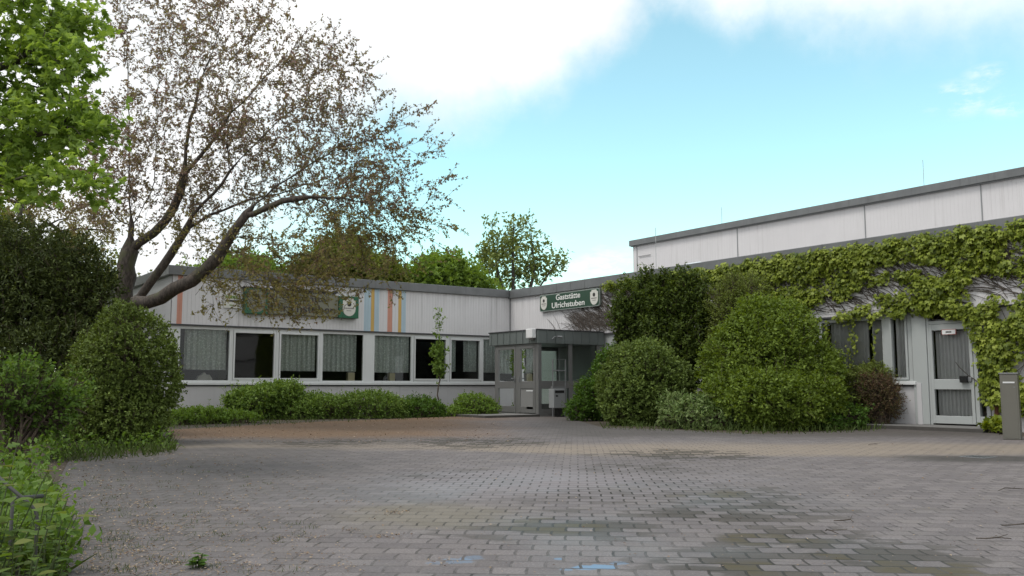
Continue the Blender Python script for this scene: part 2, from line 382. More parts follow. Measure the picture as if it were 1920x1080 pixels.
    # yellowish patch, and two lilac ones with the sky's sheen painted in
    for q, r0, col, st in [(ground(800, 965), .9, (.20, .175, .11, 1), .4), (ground(1080, 900), 2.2, (.215, .195, .20, 1), .6), (ground(950, 900), 1.5, (.23, .208, .215, 1), .5)]:
        dd = t.math('ADD', t.vmath('DISTANCE', pos, tuple(q)), t.math('MULTIPLY', t.math('SUBTRACT', mid, .5), r0 * 1.2))
        c = t.mix(t.math('MULTIPLY', t.smooth(dd, r0, r0 * .3), st), c, col)
    # rests of pale blue paint
    for px, py, r0, st in [(1130, 1063, .075, .95), (1098, 1064, .07, .9), (1160, 1056, .05, .6), (1048, 1048, .03, .7), (1062, 1068, .035, .6), (860, 1052, .09, .4), (885, 1046, .07, .35), (815, 1056, .05, .3)]:
        q = ground(px, py)
        dd = t.math('ADD', t.vmath('DISTANCE', pos, tuple(q)), t.math('MULTIPLY', t.math('SUBTRACT', t.noise(pos, 14, 4, .7), .5), r0 * 1.6))
        c = t.mix(t.math('MULTIPLY', t.math('MULTIPLY', t.smooth(dd, r0, r0 * .75), t.math('SUBTRACT', 1.0, mort)), st), c, (.15, .245, .36, 1))
    # joints: sand and moss, greener on the left
    jc = t.mix(t.smooth(t.noise(pos, 2.1, 3), .4, .6), (.03, .027, .023, 1), (.075, .068, .06, 1))
    jc = t.mix(t.math('MULTIPLY', t.smooth(side, -.5, -2.5), .6), jc, (.055, .058, .026, 1))
    fade = t.smooth(dist, 16, 9)
    jn = t.math('MULTIPLY', t.smooth(t.noise(pos, 2.7, 5, .65), .36, .62), t.smooth(t.noise(pos, 17, 3), .3, .62))
    c = t.mix(t.math('MULTIPLY', mort, t.math('ADD', .22, t.math('MULTIPLY', t.math('MAXIMUM', jn, reg), .78))), c, t.mix(reg, jc, (.03, .026, .02, 1)))
    p = t.n('BsdfPrincipled'); t.link(c, p.inputs['Base Color'])
    wet = t.math('MULTIPLY', 1.0, t.math('MULTIPLY', t.smooth(t.noise(t.vmath('ADD', pos, (5, 5, 0)), .5, 4), .42, .62), t.math('MULTIPLY', t.smooth(side, -3.2, -.8), t.math('MULTIPLY', t.smooth(side, 3.5, 1.0), t.smooth(dist, 11.5, 7)))))
    ro = t.math('SUBTRACT', .82, t.math('MULTIPLY', wet, .36)); t.link(ro, p.inputs['Roughness'])
    p.inputs['Specular IOR Level'].default_value = .28
    hgt = t.math('ADD', t.math('MULTIPLY', t.math('SUBTRACT', 1.0, mort), 1.0), t.math('ADD', t.math('MULTIPLY', fine, .12), t.math('ADD', t.math('MULTIPLY', rnd, .45), t.math('MULTIPLY', t.noise(pos, 1.4, 3), 6.0))))
    bp = t.n('Bump', i_Strength=.55, i_Distance=.008); t.link(hgt, bp.inputs['Height']); t.link(bp.outputs[0], p.inputs['Normal'])
    finish(t, p.outputs[0]); return m
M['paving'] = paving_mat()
# gentle unevenness of the yard, as one sheet; beds lie beside it
edge_left = [ground(*q)[:2] for q in [(60, 1500), (100, 1180), (128, 1080), (118, 980), (105, 910), (130, 862), (210, 853), (312, 846), (316, 806), (420, 800), (560, 792), (700, 787), (850, 781)]]
px_ = [(-2.4, -2.6), (-.2, -4.0), (-.2, -5.5)]
edge_right = [ground(*q)[:2] for q in [(1068, 784), (1128, 801), (1250, 805), (1420, 814), (1625, 806), (1660, 803)]] + [(-.5, -14.2), (-.5, -16.6), (-1.4, -17.0), (-2.2, -18.6), (-2.2, -60), (-60, -60), (-60, -24.9)]
poly = [tuple(p) for p in edge_left] + px_ + [tuple(p) for p in edge_right]
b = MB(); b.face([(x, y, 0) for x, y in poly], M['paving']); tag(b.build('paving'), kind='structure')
b = MB(); b.face([(-60, -26, -.012), (0.2, -26, -.012), (.2, .3, -.012), (-60, .3, -.012)], M['soil']); tag(b.build('planting_bed'), kind='structure')

# ------------------------------------------------------------------ restaurant building
bld = empty('restaurant_building', (0, 0, 0), 'low flat roofed white restaurant building with ribbed cladding and long window band round a corner', 'building')
STR = [(-11.16, -11.02, 'salmon'), (-5.56, -5.32, 'pale_blue'), (-5.32, -5.21, 'ochre'), (-5.21, -5.04, 'pale_blue'), (-4.75, -4.58, 'salmon'), (-4.37, -4.26, 'ochre'), (-4.26, -4.10, 'pale_blue')]
def ribbed(name, parent, a0, a1, z0, z1, place, mat_at, pitch=.105, groove=.011, depth=.006, cuts=()):
    "vertical ribbed sheet between a0 and a1; place(a, d) gives the plan position, d outward"
    pts = []; a = a0
    while a < a1 - 1e-6:
        e = min(a + pitch, a1)
        pts += [(a, 0), (max(a, e - groove), 0), (max(a, e - groove * .8), -depth), (e - groove * .2, -depth)]
        a = e
    pts.append((a1, 0))
    for cpos in cuts:
        i = min(range(len(pts)), key=lambda k: abs(pts[k][0] - cpos)); pts[i] = (cpos, pts[i][1])
    pts.sort(key=lambda q: q[0])
    bb = MB()
    for (p, dp), (q, dq) in zip(pts[:-1], pts[1:]):
        if q - p < 1e-5: continue
        x0, y0 = place(p, dp); x1, y1 = place(q, dq)
        bb.face([(x0, y0, z0), (x1, y1, z0), (x1, y1, z1), (x0, y0, z1)], mat_at((p + q) / 2))
    return bb.build(name, parent)
def leftmat(x):
    for a, c, k in STR:
        if a <= x <= c: return M[k]
    return M['clad']
ribbed('cladding', bld, -11.30, -.02, 2.535, 3.88, lambda a, d: (a, -.03 - d), leftmat, cuts=[q for s_ in STR for q in s_[:2]])
ribbed('cladding', bld, .02, 30, 2.43, 3.88, lambda a, d: (-.03 - d, -a), lambda x: M['clad'])
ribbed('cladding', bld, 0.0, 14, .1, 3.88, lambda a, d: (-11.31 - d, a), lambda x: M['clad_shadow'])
quick('drip_strip', bld, M['line'], [(-11.33, -.045, -.06, .0, 2.495, 2.535), (-.065, 0, -30, -.065, 2.39, 2.43)])
quick('panel_joint', bld, M['line'], [(-.046, -.01, -4.675, -4.645, 2.435, 3.87), (-.046, -.01, -11.115, -11.085, 2.435, 3.87), (-.046, -.01, -17.6, -17.57, 2.435, 3.87)])
quick('corner_strip', bld, M['line'], [(-.05, -.02, -.05, -.02, 2.54, 3.87)])
quick('fascia', bld, M['fascia'], [(-11.44, -.13, -.12, .18, 3.86, 4.12), (-.12, .18, -30, .18, 3.83, 4.12), (-11.44, -11.14, .181, 14, 3.86, 4.12)], .012)
quick('fascia_seam', bld, M['fascia'], [(-11.2 + i * 3.1, -11.19 + i * 3.1, -.126, -.1201, 3.87, 4.12) for i in range(4)] + [(-.126, -.1201, y, y + .012, 3.84, 4.12) for y in (-1.3, -2.0, -2.7, -3.4, -4.1, -8.2, -12.6, -16.2)])
quick('roof', bld, M['roof'], [(-11.14, 8, .18, 14, 3.9, 4.02), (.18, 8, -30, .18, 3.9, 4.02)])
quick('plinth', bld, M['plinth'], [(-11.30, 0, 0, .24, -.05, .85), (-.0, .24, -14.62, .0, -.05, .85), (0, .24, -30, -16.2, -.05, 2.39)])
quick('wall_upper', bld, M['clad'], [(-11.28, 0, 0, .2, 2.46, 3.88), (0, .2, -30, .2, 2.42, 3.88)])
quick('sill', bld, M['frame'], [(-11.32, 0, -.07, .1, .885, .955), (-.07, .1, -14.69, -.07, .885, .955)], .008)
quick('sill_joint', bld, M['line'], [(-11.3, -.02, -.03, .02, .85, .885), (-.03, .02, -14.66, -.03, .85, .885)])
# interior
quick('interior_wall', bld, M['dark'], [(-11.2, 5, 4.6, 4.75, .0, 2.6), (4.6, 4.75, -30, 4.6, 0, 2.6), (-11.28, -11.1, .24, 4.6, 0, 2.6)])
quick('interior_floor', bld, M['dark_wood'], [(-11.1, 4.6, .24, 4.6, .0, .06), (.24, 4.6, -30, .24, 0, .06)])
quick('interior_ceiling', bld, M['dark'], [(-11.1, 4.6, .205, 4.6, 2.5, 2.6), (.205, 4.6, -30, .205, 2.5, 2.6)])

def curtain(parent, a0, a1, z0, z1, place, mat, folds=9, amp=.035, off=.22):
    n = max(24, int((a1 - a0) * 60)); bb = MB(); ph = random.uniform(0, 6); pts = []
    for i in range(n + 1):
        s = i / n; a = a0 + (a1 - a0) * s
        d = off + amp * (sin(2 * pi * folds * s + ph + .8 * sin(5 * s + ph)) + .4 * sin(4.3 * pi * folds * s))
        pts.append(place(a, -d))
    for (x0, y0), (x1, y1) in zip(pts[:-1], pts[1:]):
        bb.face([(x0, y0, z0), (x1, y1, z0), (x1, y1, z1), (x0, y0, z1)], mat)
    o = bb.build('curtain', parent); o.data.polygons.foreach_set('use_smooth', [True] * n); return o
def boxp(bb, a0, a1, d0, d1, z0, z1, place, m):
    x0, y0 = place(a0, d0); x1, y1 = place(a1, d1); bb.box(x0, x1, y0, y1, z0, z1, m)
def window(parent, a0, a1, z0, z1, g, place, mat=None, glassm=None, curts=(), cm='net', folds=8, sash=False):
    "g = glass rectangle (a0, a1, z0, z1) inside the outer frame"
    mat = mat or M['frame']; bb = MB(); ga0, ga1, gz0, gz1 = g
    for q in ((a0, ga0, z0, z1), (ga1, a1, z0, z1), (ga0, ga1, z0, gz0), (ga0, ga1, gz1, z1)):
        boxp(bb, q[0], q[1], .0, -.09, q[2], q[3], place, mat)
    if sash:
        e = .045
        for q in ((ga0 - e, ga0, gz0 - e, gz1 + e), (ga1, ga1 + e, gz0 - e, gz1 + e), (ga0, ga1, gz0 - e, gz0), (ga0, ga1, gz1, gz1 + e)):
            boxp(bb, q[0], q[1], .022, .0, q[2], q[3], place, mat)
        for q in ((ga0 - e - .012, z0), (ga1 + e, z0)):
            boxp(bb, q[0], q[0] + .012, .003, .0, z0 + .03, z1 - .03, place, M['alu'])
    f = bb.build('window', parent, .006)
    x0, y0 = place(ga0, -.045); x1, y1 = place(ga1, -.045)
    pb = MB(); pb.face([(x0, y0, gz0), (x1, y1, gz0), (x1, y1, gz1), (x0, y0, gz1)], glassm or M['glass']); pb.build('pane', f)
    for (c0, c1, cz) in curts: curtain(f, c0, c1, cz, gz1 + .02, place, M[cm], folds, .045, .17)
    return f
PL = lambda a, d: (a, -d)          # left wall: d outward = -y
PR = lambda a, d: (-d, -a)         # right wall: a = -y, d outward = -x
Z0, Z1 = .955, 2.46
W_L = [(-11.10, -9.62, (-11.03, -9.68, 1.01, 2.41), [(-10.86, -9.70, 1.30)], 0), (-9.62, -8.28, (-9.52, -8.38, 1.08, 2.35), [], 1),
       (-8.28, -6.94, (-8.18, -7.03, 1.08, 2.35), [(-8.17, -7.04, 1.29)], 1), (-6.94, -5.48, (-6.87, -5.55, 1.01, 2.41), [(-6.86, -5.72, 1.29)], 0),
       (-5.23, -3.80, (-5.16, -3.87, 1.01, 2.41), [(-5.15, -3.88, 1.27)], 0), (-3.80, -2.48, (-3.72, -2.59, 1.08, 2.35), [], 1),
       (-2.48, -1.18, (-2.38, -1.27, 1.08, 2.35), [(-2.38, -2.12, 1.32), (-1.80, -1.27, 1.32)], 1), (-1.18, -.06, (-1.11, -.12, 1.01, 2.41), [(-1.1, -.13, 1.3)], 0)]
for a0, a1, g, cu, sa in W_L: window(bld, a0, a1, Z0, Z1, g, PL, curts=cu, sash=bool(sa), folds=7)
quick('window_post', bld, M['frame'], [(-11.30, -11.10, .0, .2, Z0, Z1), (-5.48, -5.23, -.0, .2, Z0, Z1), (-.06, .2, 0, .2, Z0, Z1)])
# right wing windows
window(bld, 5.0, 8.6, Z0, 2.39, (5.35, 8.5, 1.05, 2.32), PR, M['frame_grey_shaded'], curts=[(5.4, 8.5, 1.1)], cm='drape', folds=16)
window(bld, 8.6, 12.28, Z0, 2.39, (8.7, 12.1, 1.05, 2.32), PR, M['frame_grey_shaded'], curts=[(8.7, 12.1, 1.1)], cm='drape', folds=16)
window(bld, 12.28, 13.95, Z0, 2.39, (12.41, 13.93, 1.06, 2.30), PR, M['frame_grey_shaded'], curts=[(12.55, 13.50, 1.0), (13.60, 13.94, 1.0)], cm='drape', folds=10)
window(bld, 13.95, 14.61, Z0, 2.39, (14.16, 14.47, 1.04, 2.30), PR, M['frame_grey_shaded'], curts=[(14.14, 14.5, 1.0)], cm='drape', folds=3, sash=True)
quick('window_post', bld, M['frame_grey_shaded'], [(-.0, .2, -5.0, -.0, Z0, 2.39)])
quick('pillar', bld, M['frame_grey_shaded'], [(-.035, .2, -14.95, -14.63, .07, 2.388)], .01)
quick('wall_edge', bld, M['plinth'], [(-.05, .0, -14.80, -14.70, .07, .93)])
# side door
df = MB()
for q in ((14.96, 15.01, .07, 2.388), (16.12, 16.19, .07, 2.388), (15.01, 16.12, 2.13, 2.20), (15.01, 16.12, 2.37, 2.388), (15.905, 15.985, .07, 2.13), (15.985, 16.12, .07, .26), (15.985, 16.12, 2.07, 2.13)):
    boxp(df, q[0], q[1], .02, -.09, q[2], q[3], PR, M['frame_grey_shaded'])
dfo = df.build('door_frame', bld, .006)
for q in ((15.01, 16.12, 2.20, 2.37), (15.985, 16.12, .26, 2.07)):
    x = .05; pb = MB(); pb.face([(x, -q[0], q[2]), (x, -q[1], q[2]), (x, -q[1], q[3]), (x, -q[0], q[3])], M['glass']); pb.build('pane', dfo)
curtain(dfo, 15.98, 16.14, .2, 2.1, PR, M['drape'], 2, .02)
dl = MB()
for q in ((15.015, 15.075, .10, 2.125), (15.835, 15.90, .10, 2.125), (15.075, 15.835, .10, .26), (15.075, 15.835, .79, 1.0), (15.075, 15.835, 2.0, 2.125)):
    boxp(dl, q[0], q[1], .035, -.05, q[2], q[3], PR, M['frame_grey_shaded'])
dlo = dl.build('side_door', bld, .008)
for z0, z1 in ((.26, .79), (1.0, 2.0)):
    pb = MB(); pb.face([(.0, -15.075, z0), (.0, -15.835, z0), (.0, -15.835, z1), (.0, -15.075, z1)], M['glass']); pb.build('pane', dlo)
hb = MB(); hb.box(-.12, -.035, -15.80, -15.655, .93, 1.06, M['black']); hb.box(-.07, -.035, -15.87, -15.80, .95, 1.04, M['metal']); hb.build('handle', dlo, .006)
curtain(dlo, 15.06, 15.85, .15, 1.99, PR, M['drape'], 9, .025, .16)
dp = MB(); dp.tube([(-.06, -16.33, 0), (-.06, -16.33, 2.3)], .045, M['rust'], 10); dp.build('downpipe', bld, smooth=True)
quick('skylight_kerb', bld, M['dome'], [(2.6, 3.5, -6.4, -5.4, 4.02, 4.5)])

# hall behind
hall = empty('hall_building', (8, 0, 0), 'taller white clad hall with grey roof edge rising behind the right wing', 'building')
quick('wall', hall, M['clad_shadow'], [(8.05, 24, -34, 2.36, 0, 6.64)])
ribbed('cladding', hall, -2.36, 34, 3.9, 6.66, lambda a, d: (8.02 - d, -a), lambda x: M['hall_clad'], pitch=.12, depth=.003)
quick('fascia', hall, M['fascia'], [(7.88, 24.1, -34, 2.46, 6.68, 6.92)], .012)
quick('panel_joint', hall, M['boxgrey'], [(8.0, 8.04, y, y + .028, 4, 6.65) for y in (2.1, -3.25, -8.5, -12.25)] + [(7.94, 8.04, -34, 2.4, 6.655, 6.685)])
quick('bracket', hall, M['metal'], [(7.97, 8.0, 1.3, 2.0, 6.2, 6.215)])
for (x, y, z0, z1, lab) in [(3, -4.05, 4.02, 6.05, 'tall thin lightning rod standing on the low roof in front of the hall'),
                            (8.6, -2.0, 6.90, 7.72, 'short lightning rod on the hall roof, the farther one'),
                            (8.6, -10.2, 6.90, 7.9, 'lightning rod on the hall roof near the right edge of the photo')]:
    bb = MB(); bb.tube([(x, y, z0), (x, y, z1)], .009, M['frame_grey_shaded'], 6); bb.tube([(x, y, z0), (x, y, z0 + .05)], .08, M['slab'], 8)
    tag(bb.build('lightning_rod'), lab, 'lightning rod', 'lightning rods on the roofs')
sk = MB(); cx, cy = 3.05, -5.9
for i in range(4):
    r0, r1 = .5 - .1 * i, .5 - .1 * (i + 1); z0, z1 = 4.5 + [0, .09, .15, .18, .19][i], 4.5 + [0, .09, .15, .18, .19][i + 1]
    for sx, sy in ((1, 0), (0, 1), (-1, 0), (0, -1)):
        def q(r, z, t): return (cx + sx * r - sy * r * t, cy + sy * r + sx * r * t, z)
        sk.face([q(r0, z0, -1), q(r0, z0, 1), q(r1, z1, 1), q(r1, z1, -1)], M['dome'])
tag(sk.build('roof_skylight'), 'pale domed skylight on the low roof, peeping over its grey edge', 'skylight')

# ------------------------------------------------------------------ entrance porch
por = empty('entrance_porch', (-1.3, -3.7, 0), 'grey metal and glass entrance porch with flat seamed roof in the building corner', 'porch')
XF, YF = -2.50, -4.86
quick('roof', por, M['porch_zinc'], [(XF - .05, -.07, YF - .05, -2.46, 2.06, 2.44)], .01)
quick('roof_edge', por, M['line'], [(XF - .075, -.07, YF - .075, -2.44, 2.44, 2.465)])
quick('seam', por, M['porch_zinc'], [(XF - .07, XF - .05, YF + .02 + i * .32, YF + .038 + i * .32, 2.07, 2.435) for i in range(8)] + [(XF + .27 + i * .32, XF + .288 + i * .32, YF - .07, YF - .05, 2.07, 2.435) for i in range(7)])
A = M['alu']
fr = MB()
for q in ((XF, XF + .12, YF, YF + .14, .07, 2.06), (XF, XF + .1, -2.80, -2.70, .07, 2.06), (XF, XF + .1, -3.92, -3.78, .07, 2.06), (XF + .0, XF + .08, -3.78, -2.80, 2.0, 2.06), (XF + .0, XF + .08, YF + .14, -3.92, 2.0, 2.06),
          (-1.38, -1.25, YF, YF + .1, .07, 2.06), (-.30, -.07, YF, YF + .1, .07, 2.06),
          (XF + .12, -1.38, YF, YF + .08, .78, 1.0), (-1.25, -.30, YF, YF + .08, .78, 1.0), (XF + .12, -1.38, YF, YF + .08, .07, .2), (-1.25, -.30, YF, YF + .08, .07, .2), (XF + .1, -.08, -2.75, -2.68, .07, .3), (-.12, -.08, -2.75, -2.68, .3, 2.0), (XF + .1, -.08, -2.75, -2.68, 1.95, 2.06)):
    fr.box(*q, A)
fr.build('frame', por, .006)
for a0, a1, z0, z1 in ((XF + .12, -1.38, 1.0, 2.06), (-1.25, -.30, 1.0, 2.06), (XF + .12, -1.38, .2, .78), (-1.25, -.30, .2, .78)):
    pb = MB(); pb.face([(a0, YF + .05, z0), (a1, YF + .05, z0), (a1, YF + .05, z1), (a0, YF + .05, z1)], M['porch_glass']); pb.build('pane', por)
pb = MB(); pb.face([(XF + .1, -2.72, .3), (-.1, -2.72, .3), (-.1, -2.72, 1.95), (XF + .1, -2.72, 1.95)], M['porch_glass'])
pb.build('pane', por)
for (y0, y1, lower) in ((-3.78, -2.80, 'glass'), (YF + .14, -3.92, 'panel')):
    d = MB(); xo = XF - .012
    for q in ((y0 + .005, y0 + .09, .09, 1.995), (y1 - .09, y1 - .005, .09, 1.995), (y0 + .09, y1 - .09, .09, .27), (y0 + .09, y1 - .09, .78, .99), (y0 + .09, y1 - .09, 1.92, 1.995)):
        d.box(xo, xo + .07, q[0], q[1], q[2], q[3], A)
    do = d.build('door', por, .006)
    g = MB(); g.face([(xo + .035, y0 + .09, .99), (xo + .035, y1 - .09, .99), (xo + .035, y1 - .09, 1.92), (xo + .035, y0 + .09, 1.92)], M['porch_glass'])
    g.build('pane', do); g = MB()
    if lower == 'glass': g.face([(xo + .035, y0 + .09, .27), (xo + .035, y1 - .09, .27), (xo + .035, y1 - .09, .78), (xo + .035, y0 + .09, .78)], M['porch_glass_low']); g.build('pane', do)
    if lower == 'panel':
        quick('panel', do, M['alu_panel'], [(xo + .02, xo + .05, y0 + .09, y1 - .09, .27, .78), (xo + .0, xo + .02, y0 + .10, y0 + .40, .2, .74)])
        quick('letter_slot', do, M['frame'], [(xo - .012, xo, y0 + .10, y0 + .40, .70, .735)])
    h = MB(); yy = (y0 + .03) if lower == 'glass' else (y1 - .05)
    h.tube([(xo, yy, 1.07), (xo - .06, yy, 1.07), (xo - .06, yy + (.10 if lower == 'glass' else -.1), 1.07)], .013, M['metal'], 8)
    h.box(xo - .012, xo, yy - .02, yy + .02, .98, 1.14, M['metal']); h.build('handle', do)
quick('floor', por, M['slab'], [(XF, -.05, YF, -2.68, .0, .065)])
sl_ = MB(); sl_.box(-4.35, -2.515, -4.95, -2.55, -.02, .061, M['slabedge']); sl_.box(-4.32, -2.52, -4.92, -2.58, .061, .065, M['slab'])
tag(sl_.build('porch_step', None, .006), 'low stone platform with dark edge in front of the porch doors', 'step')
lb = MB(); lb.box(XF - .22, XF - .072, -4.86, -4.56, 2.2, 2.47, M['whitebox']); lb.box(XF - .16, XF - .072, -4.80, -4.62, 2.15, 2.2, M['alu'])
tag(lb.build('porch_light', None, .02), 'white box light fixed to the near corner of the porch roof edge', 'light')
spot = MB(); spot.tube([(-2.0, YF - .05, 2.22), (-2.0, YF - .2, 2.26), (-2.12, YF - .26, 2.24), (-2.2, YF - .26, 2.17)], .012, M['metal'], 6); spot.tube([(-2.02, YF - .27, 2.25), (-1.88, YF - .30, 2.235)], [.025, .04], M['metal'], 8)
tag(spot.build('spot_lamp'), 'small spot lamp on a bent bracket on the porch roof edge', 'lamp')
rl = MB(); yr = -5.06
rl.tube([(-2.14, yr, .3), (-2.14, yr, 1.60), (-1.68, yr, 1.60), (-1.68, yr, .0)], .022, M['metal'], 8); rl.tube([(-2.14, yr, 1.29), (-1.68, yr, 1.29)], .018, M['metal'], 8); rl.tube([(-2.14, yr, 0), (-2.14, yr, .3)], .022, M['metal'], 8)
tag(rl.build('tube_rail'), 'upright grey metal tube rail with crossbar against the porch glass', 'rail')
pbx = empty('post_box', (-2.18, -5.32, 0), 'grey metal letter box on a dark foot beside the porch corner', 'letter box')
quick('body', pbx, M['boxgrey'], [(-2.40, -2.0, -5.44, -5.2, .24, .78)], .02)
quick('side_post', pbx, M['metal'], [(-1.995, -1.955, -5.40, -5.3, 0, .84), (-2.4, -1.995, -5.40, -5.3, .79, .84)])
quick('foot', pbx, M['black'], [(-2.22, -2.0, -5.40, -5.24, 0, .24)])
quick('slot', pbx, M['black'], [(-2.36, -2.04, -5.448, -5.441, .66, .73), (-2.33, -2.26, -5.448, -5.441, .56, .60)])

# side door step, pillar box
sl_ = MB(); sl_.box(-1.05, 0, -16.55, -13.95, -.02, .066, M['slabedge']); sl_.box(-1.02, .2, -16.52, -13.98, .066, .07, M['slab'])
tag(sl_.build('door_step', None, .006), 'long low concrete step with dark edge below the glazed side door', 'step')
q = ground(1899, 824); pil = empty('pillar_letter_box', (q[0], q[1], 0), 'tall olive grey metal letter box pillar at the right edge of the photo', 'letter box')
x, y = q[0], q[1]; ang = R_(20)
def rb(x0, x1, y0, y1, z0, z1, m):
    mb = MB(); mb.box(x0, x1, y0, y1, z0, z1, m)
    mb.v = [(x + a * cos(ang + pi / 2 * 0) - c * sin(ang), y + a * sin(ang) + c * cos(ang), d) for a, c, d in mb.v]; return mb
rb(-.12, .12, -.13, .13, 0, 1.06, M['olivegrey']).build('body', pil, .012)
rb(-.13, .13, -.14, .14, 1.06, 1.08, M['metal']).build('lid', pil, .004)
rb(-.128, -.121, -.085, .085, .91, .935, M['frame']).build('letter_flap', pil)
rb(-.128, -.121, -.085, -.065, .84, .855, M['metal']).build('lock', pil)
rb(-.1235, -.1205, -.10, .10, .03, .88, M['olivegrey']).build('service_door', pil)

# ------------------------------------------------------------------ signs
def text(name, body, size, origin, xa, parent, mat, align='CENTER', width=None, ext=.004):
    cu = bpy.data.curves.new(name, 'FONT'); cu.body = body; cu.size = size; cu.align_x = align; cu.align_y = 'CENTER'; cu.extrude = ext; cu.offset = size * .012
    tmp = bpy.data.objects.new(name + '_source', cu); COL.objects.link(tmp); bpy.context.view_layer.update()
    me = bpy.data.meshes.new_from_object(tmp.evaluated_get(bpy.context.evaluated_depsgraph_get()))
    bpy.data.objects.remove(tmp)
    co = np.zeros(len(me.vertices) * 3); me.vertices.foreach_get('co', co); co = co.reshape(-1, 3)
    if width: co[:, 0] *= width / (co[:, 0].max() - co[:, 0].min())
    xa = np.array(xa, float); za = np.array([0, 0, 1.]); na = np.cross(xa, za)
    P = np.array(origin)[None] + co[:, :1] * xa + co[:, 1:2] * za + co[:, 2:] * na
    me.vertices.foreach_set('co', P.reshape(-1)); me.materials.clear(); me.materials.append(mat); me.update()
    return link(name, me, parent)
def rounded(a0, a1, z0, z1, r, n=5):
    pts = []
    for cx_, cz_, s in ((a1 - r, z0 + r, -90), (a1 - r, z1 - r, 0), (a0 + r, z1 - r, 90), (a0 + r, z0 + r, 180)):
        for i in range(n + 1):
            t = R_(s + 90 * i / n); pts.append((cx_ + r * cos(t), cz_ + r * sin(t)))
    return pts
def emblem(parent, ca, cz, wd, ht, P3, m_bg=None):
    "beer-mat like shield: notched top, round foot; P3(a, z, d) -> world"
    m_bg = m_bg or M['cream']; h = wd / 2
    pts = [(-h * .62, ht * .5), (h * .62, ht * .5), (h * .66, ht * .40), (h, ht * .36), (h, -ht * .1)]
    for i in range(1, 9):
        t = pi * i / 9; pts.append((h * cos(t), -ht * .1 - ht * .4 * sin(t)))
    pts += [(-h, -ht * .1), (-h, ht * .36), (-h * .66, ht * .40)]
    b1 = MB(); b1.prism([P3(ca + p, cz + q, 0) for p, q in pts], np.array(P3(0, 0, .008)) - np.array(P3(0, 0, 0)), m_bg)
    o = b1.build('emblem', parent)
    b2 = MB(); b3 = MB(); r = wd * .16
    d = lambda a: np.array(P3(0, 0, a)) - np.array(P3(0, 0, 0))
    b0 = MB(); b0.prism([P3(ca + r * cos(k * pi / 8), cz + ht * .17 + r * sin(k * pi / 8) * 1.05, .008) for k in range(16)], d(.004), M['ink']); b0.build('roundel', o)
    x = -h * .72
    while x < h * .66:
        e = random.uniform(.06, .11) * wd; z_ = cz - ht * .06
        b2.prism([P3(ca + x, z_ - ht * .03, .008), P3(ca + x + e, z_ - ht * .03, .008), P3(ca + x + e, z_ + ht * .03, .008), P3(ca + x, z_ + ht * .03, .008)], d(.004), M['greyink']); x += e + .02 * wd
    x = -h * .4
    while x < h * .36:
        e = random.uniform(.08, .14) * wd; z_ = cz - ht * .2
        b3.prism([P3(ca + x, z_ - ht * .02, .008), P3(ca + x + e, z_ - ht * .02, .008), P3(ca + x + e, z_ + ht * .02, .008), P3(ca + x, z_ + ht * .02, .008)], d(.003), M['greyink']); x += e + .02 * wd
    b2.build('caption', o); b3.build('caption', o)
sg = empty('name_sign', (-.1, -3.3, 3.5), 'dark green wall sign with two lines of white lettering between two white shields', 'sign')
P3R = lambda a, z, d: (-.13 - d, -a, z)
b1 = MB(); b1.prism([(-.05, -a, z) for a, z in rounded(1.84, 4.80, 3.25, 3.80, .07)], (-.08, 0, 0), M['signframe']); b1.build('frame', sg)
b1 = MB(); b1.prism([(-.13, -a, z) for a, z in rounded(1.87, 4.77, 3.28, 3.77, .06)], (-.006, 0, 0), M['signgreen']); b1.build('board', sg)
P3S = lambda a, z, d: (-.136 - d, -a, z)
emblem(sg, 2.07, 3.525, .32, .44, P3S); emblem(sg, 4.56, 3.525, .36, .46, P3S)
text('lettering', 'Gaststätte', .25, (-.14, -3.30, 3.65), (0, -1, 0), sg, M['letter'], width=1.20)
text('lettering', 'Ulrichstuben', .25, (-.14, -3.30, 3.405), (0, -1, 0), sg, M['letter'], width=1.62)
for yy in (-1.95, -2.6, -3.4, -4.3):
    bb = MB(); bb.tube([(-.10, yy, 3.80), (-.14, yy, 3.84)], .014, M['metal'], 6); bb.build('bracket', sg)

P3L = lambda a, z, d: (a, -.20 - d, z)
lbx = empty('light_box_sign', (-7.6, -.1, 3.2), 'old white light box sign between two green end panels under the cherry branches', 'sign')
quick('end_panel', lbx, M['boxgreen'], [(-9.36, -8.675, -.20, -.03, 2.89, 3.62)], .015)
quick('end_panel', lbx, M['boxgreen'], [(-6.485, -5.84, -.24, -.03, 2.89, 3.55)], .015)
quick('middle_panel', lbx, M['dirtycream'], [(-8.67, -6.49, -.19, -.03, 2.91, 3.56)], .01)
quick('top_cap', lbx, M['black'], [(-9.38, -6.5, -.205, -.03, 3.625, 3.66)])
emblem(lbx, -9.01, 3.26, .52, .64, P3L, M['dirtycream'])
emblem(lbx, -6.16, 3.22, .42, .54, lambda a, z, d: (a, -.24 - d, z), M['cream'])
text('lettering', 'Gaststätte', .25, (-7.58, -.194, 3.41), (1, 0, 0), lbx, M['ink'], width=1.35)
text('lettering', 'Ulrichstuben', .32, (-7.58, -.194, 3.10), (1, 0, 0), lbx, M['ink'], width=1.98)
ws = empty('notice_board', (-9.7, -.05, 3.2), 'small white square wall sign with green logo left of the light box', 'sign')
quick('board', ws, M['cream'], [(-9.90, -9.48, -.075, -.045, 3.03, 3.43)], .004)
bb = MB(); x = -9.86
while x < -9.54:
    e = random.uniform(.04, .07); bb.box(x, x + e, -.079, -.075, 3.29 + random.uniform(0, .02), 3.385, M['leafgreen']); x += e + .012
bb.build('logo', ws); bb = MB(); bb.box(-9.86, -9.53, -.079, -.075, 3.21, 3.26, M['ink']); bb.box(-9.74, -9.62, -.079, -.075, 3.10, 3.13, M['leafgreen']); bb.build('caption', ws)
